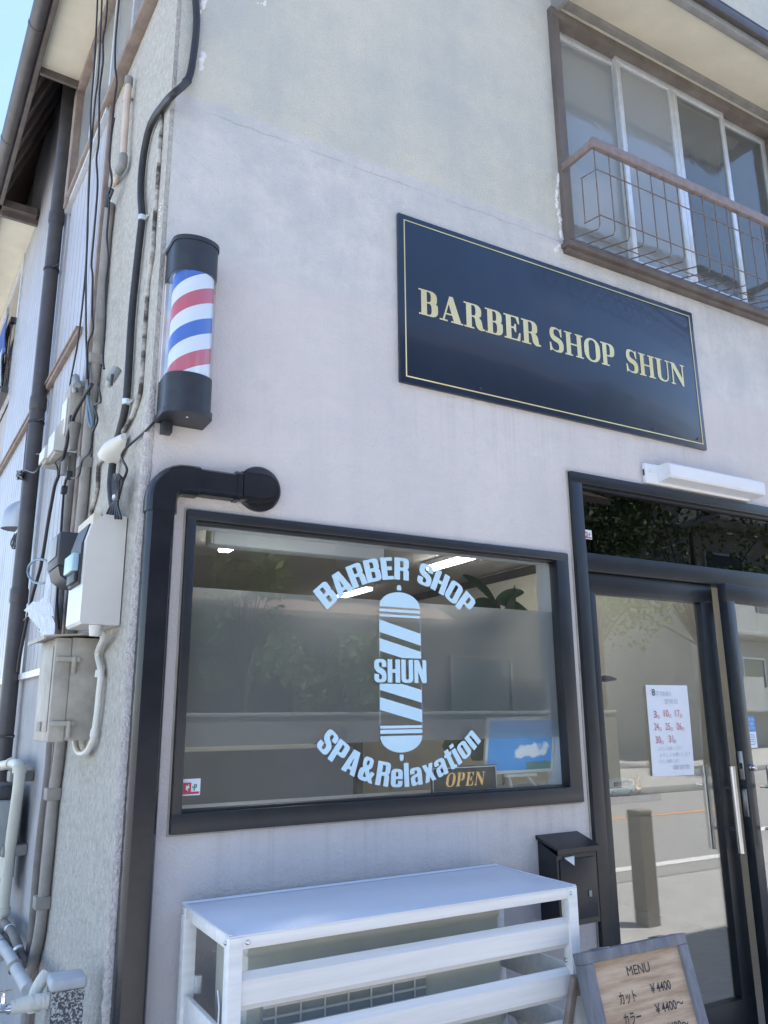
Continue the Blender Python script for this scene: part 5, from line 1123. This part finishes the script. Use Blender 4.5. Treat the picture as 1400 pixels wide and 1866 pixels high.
mb = MB(); mb.tube([(1.52, .125, 1.33), (1.52, .17, 1.1695)], .006, 6); flush(mb, 'leg', 'palewood', t)

def leafplant(name, label, x, y, pot_z, leaves, cat='plant'):
    t = thing(name, label, cat, (x, y, pot_z))
    mb = MB(); mb.lathe([(.13, 0), (.17, .33), (.18, .34), (.16, .34), (.15, .28)], (x, y, pot_z), (0, 0, 1), 20); flush(mb, 'pot', 'white', t)
    mb = MB()
    mb.tube([(x, y, pot_z + .28), (x + .01, y, max(q[4] for q in leaves))], .012, 8)
    flush(mb, 'stem', 'bark', t)
    for (az, el, L_, w, z) in leaves:
        mb = MB(); d = Vector((math.cos(az) * math.cos(el), math.sin(az) * math.cos(el), math.sin(el))); sd = d.cross(Vector((.45, -.8, .35)))
        sd = sd.normalized() if sd.length > .01 else Vector((1, 0, 0)); nn = sd.cross(d); vs = []
        for i in range(11):
            f = i / 10; c = Vector((x, y, z)) + d * L_ * f - Vector((0, 0, 1)) * .18 * L_ * f * f; ww = w * math.sin(math.pi * min(1, f * .93 + .03)) ** .7
            vs += [c - sd * ww + nn * ww * .35, c, c + sd * ww + nn * ww * .35]
        m = len(vs); vs += [v - nn * .002 for v in vs]; f1 = [(i * 3 + k, i * 3 + k + 1, i * 3 + k + 4, i * 3 + k + 3) for i in range(10) for k in range(2)]
        mb.raw(vs, f1 + [tuple(m + q for q in f[::-1]) for f in f1]); flush(mb, 'leaf', 'leaf', t, 60)
LV = [(2.9, .85, .26, .050, 1.955), (-.35, .45, .16, .026, 1.99), (-.2, -.05, .17, .030, 1.975), (3.3, .1, .19, .036, 1.955)]
_r = random.Random(4)
LV += [(_r.uniform(0, 6.28), _r.uniform(-.3, .9), _r.uniform(.24, .38), _r.uniform(.06, .09), _r.uniform(1.30, 1.84)) for _ in range(26)]
leafplant('potted_plant', 'tall broad leaved potted plant standing behind the frosted shop window', 1.86, .62, .03, LV)
t = thing('reception_counter', 'pale grey counter standing behind the lower left of the shop window', 'counter', (.7, 1.2, .03))
mb = MB(); mb.box(.12, 1.27, 1.0, 1.5, .031, 1.30, .004); flush(mb, 'body', M('pale_counter', (.42, .44, .46), .6, 0, (.38, .40, .42), 2, 2), t)
mb = MB(); mb.box(1.275, 1.31, .98, 1.52, .031, 1.335, .003); flush(mb, 'end_panel', 'moulding', t)
t = thing('entrance_shelf', 'dark grey shelf inside the left door carrying ornaments', 'shelf', (2.35, .45, .03))
mb = MB(); mb.box(1.98, 2.60, .36, .60, 1.035, 1.065, .003); flush(mb, 'board', 'shelfwood', t)
mb = MB(); mb.box(1.98, 2.04, .38, .58, .031, 1.0345, .003); flush(mb, 'support', 'shelfwood', t)
t = thing('toy_van', 'mint green toy camper van on the shelf inside the door', 'toy van', (2.37, .43, 1.066))
mb = MB(); mb.box(2.29, 2.475, .395, .475, 1.076, 1.105, .012, 3); flush(mb, 'lower_body', 'mint', t)
mb = MB(); mb.prism([(2.300, 1.1052), (2.470, 1.1052), (2.465, 1.132), (2.455, 1.138), (2.325, 1.138), (2.315, 1.132)], 'y', .400, .470); flush(mb, 'upper_body', 'ivory', t, smooth=30)
for k in range(3):
    mb = MB(); mb.box(2.335 + k * .043, 2.370 + k * .043, .3975, .3995, 1.110, 1.129, .0005); flush(mb, 'window', 'darkpane', t)
mb = MB(); mb.prism([(2.3015, 1.109), (2.3115, 1.131), (2.3095, 1.131), (2.2995, 1.109)], 'y', .408, .462); flush(mb, 'windscreen', 'darkpane', t, smooth=0)
for x in (2.325, 2.44):
    for y in (.394, .466):
        mb = MB(); mb.lathe([(.0125, 0), (.0125, .010)], (x, y, 1.0785), (0, 1, 0), 16); flush(mb, 'wheel', 'cable', t)
t = thing('gold_pineapple', 'small gold pineapple ornament on the shelf beside the toy van', 'ornament', (2.505, .42, 1.066))
mb = MB(); mb.lathe([(.010, 0), (.020, .012), (.024, .03), (.020, .05), (.010, .062)], (2.505, .42, 1.066), (0, 0, 1), 18); flush(mb, 'fruit', 'gold', t, 40)
for k in range(9):
    a = k * 2.4; r_ = .004 + .001 * k; mb = MB(); mb.tube([(2.505, .42, 1.125), (2.505 + r_ * 1.6 * math.cos(a), .42 + r_ * 1.6 * math.sin(a), 1.142), (2.505 + r_ * 2.8 * math.cos(a), .42 + r_ * 2.8 * math.sin(a), 1.156)], lambda f: .004 * (1 - f * .8), 6, 3); flush(mb, 'leaf', 'gold', t, 50)
t = thing('frame_box', 'dark picture frame leaning on the shelf behind the toy van', 'picture frame', (2.40, .55, 1.066))
mb = MB(); mb.box(2.30, 2.335, .52, .56, 1.066, 1.20, .003); flush(mb, 'frame', 'moulding', t)
mb = MB(); mb.box(2.336, 2.46, .545, .56, 1.066, 1.16, .003); flush(mb, 'card', 'midgrey', t)
mb = MB(); mb.lathe([(.0, 0), (.055, .008), (.06, .016), (.03, .03), (.0, .034)], F(1103, 1243, .55), (0, 0, 1), 18); mb.tube([F(1095, 1238, .55), F(1080, 1232, .55)], .008, 8)
tag(flush(mb, 'wall_lamp', 'moulding', None, 50), 'small black lamp shade just inside the left door', 'lamp')

# ================================================================== ACROSS THE STREET (seen in the glass)
def tree(label, x, y, h, cr, n, seed, cz=None, trunk=.09):
    t = thing('leafy_tree', label, 'tree', (x, y, 0), 'trees across the street'); rr = random.Random(seed)
    mb = MB(); mb.tube([(x, y, 0), (x + .1, y, h * .35), (x + .05, y + .1, h * .8)], lambda f: trunk * (1 - .7 * f), 8, 4)
    cl = []
    for k in range(16):
        a = rr.uniform(0, 6.28); q = rr.uniform(.2, 1); c = Vector((x + cr * q * math.cos(a), y + cr * q * math.sin(a), h * rr.uniform(.45, .95))); cl.append((c, cr * rr.uniform(.25, .5)))
        mb.tube([(x + .07, y, h * .4), (x + (c.x - x) * .5, y + (c.y - y) * .5, (h * .45 + c.z) / 2), tuple(c)], lambda f: trunk * .22 * (1 - .8 * f), 6, 3)
    flush(mb, 'trunk', 'bark', t, 60)
    mb = MB(); vs = []; fs = []
    for i in range(n):
        c, r_ = cl[i % 16]; d = Vector((rr.gauss(0, 1), rr.gauss(0, 1), rr.gauss(0, .8))).normalized() * r_ * rr.random() ** .45
        p = c + d; e1 = Vector((rr.gauss(0, 1), rr.gauss(0, 1), rr.gauss(0, 1))).normalized(); e2 = e1.orthogonal().normalized(); l_ = rr.uniform(.06, .13)
        b_ = len(vs); vs += [p - e1 * l_, p + e2 * l_ * .45, p + e1 * l_, p - e2 * l_ * .45]; fs.append((b_, b_ + 1, b_ + 2, b_ + 3))
    me = bpy.data.meshes.new('crown'); me.from_pydata([tuple(v - Vector((x, y, 0))) for v in vs], [], fs); me.materials.append(MT['foliage'])
    o = bpy.data.objects.new('crown', me); COL.objects.link(o); o.parent = t
tree('slender tree behind the block wall opposite the shop window', 3.9, -10.0, 4.6, .9, 2600, 21)
tree('low shrubby tree behind the block wall in front of the dark house', 5.9, -9.7, 2.7, 1.0, 2200, 22)
tree('big bushy tree opposite the entrance, beside the dark house', 13.2, -11.5, 7.2, 2.4, 5200, 23, trunk=.16)
tree('big bushy tree farther along the street opposite', 18.0, -12.5, 8.0, 2.8, 5200, 24, trunk=.18)
t = thing('timber_house', 'dark timber house with tiled roofs across the street', 'house', (5.5, -15, 0))
mb = MB(); mb.box(-3, 12, -18, -11.2, 0, 6.2); flush(mb, 'wall', 'darkwood', t, smooth=0)
mb = MB(); mb.prism([(-10.3, 6.05), (-14.6, 8.2), (-18.9, 6.05), (-18.9, 6.2), (-14.6, 8.38), (-10.3, 6.2)], 'x', -3.8, 12.8); flush(mb, 'roof', 'tile', t, smooth=0)
mb = MB(); mb.prism([(-10.35, 3.12), (-11.19, 3.50), (-11.19, 3.62), (-10.35, 3.22)], 'x', 2.4, 8.4); flush(mb, 'porch_roof', 'tile', t, smooth=0)
for a, b, c, d in ((3.2, 5.0, 4.2, 5.4), (6.2, 8.0, 4.2, 5.4), (3.4, 5.4, 1.2, 2.6), (8.8, 10.4, 1.2, 2.6)):
    mb = MB(); ring(mb, a, b, c, d, .06, .06, .06, .06, -11.199, -11.12); wf = flush(mb, 'window', 'brown', t)
    mb = MB(); mb.box(a + .05, b - .05, -11.19, -11.17, c + .05, d - .05); flush(mb, 'pane', 'darkpane', wf, smooth=0)
t = thing('block_wall', 'grey concrete block wall along the far pavement', 'wall', (4, -8.9, 0))
mb = MB(); mb.box(-6, 11, -9.0, -8.86, 0, 1.42); flush(mb, 'blocks', M('weathered_block', (.20, .20, .19), .9, 0, (.13, .13, .125), 4, 7), t, smooth=0)
mb = MB(); mb.box(-6, 11, -9.02, -8.84, 1.421, 1.48, .01); flush(mb, 'coping', MT['capgrey'], t)
t = thing('apartment_block', 'grey concrete apartment block with stepped balcony parapets across the street', 'apartment block', (31, -16, 0))
mb = MB(); mb.box(21, 48, -24, -15.2, 0, 10.5); flush(mb, 'wall', 'concrete', t, smooth=0)
for k in range(3):
    z = 1.6 + k * 3.0
    mb = MB(); mb.box(21, 48, -15.19, -13.7, z - .2, z, .01)
    x = 21.0; i = 0
    while x < 47.9:
        hgt = 1.15 if i % 2 else .75; mb.box(x, x + 1.78, -13.85, -13.70, z + .001, z + hgt); x += 1.8; i += 1
    flush(mb, 'balcony', 'concrete', t)
    for j in range(7):
        a = 22 + j * 3.7; mb = MB(); ring(mb, a, a + 2, z + .1, z + 2.1, .07, .07, .07, .07, -15.199, -15.12); wf = flush(mb, 'window', 'alu', t)
        mb = MB(); mb.box(a + .06, a + 1.94, -15.19, -15.17, z + .16, z + 2.04); flush(mb, 'pane', 'darkpane', wf, smooth=0)
t = thing('kerb_post', 'square concrete post standing at the pavement edge opposite the door', 'post', (4.07, -1.87, 0))
mb = MB(); mb.prism([(4.01, -1.93), (4.13, -1.93), (4.13, -1.81), (4.01, -1.81)], 'z', 0, .73); flush(mb, 'shaft', 'conduitb', t)
mb = MB(); mb.box(4.005, 4.135, -1.935, -1.805, .7305, .765, .012); flush(mb, 'cap', 'conduitb', t)
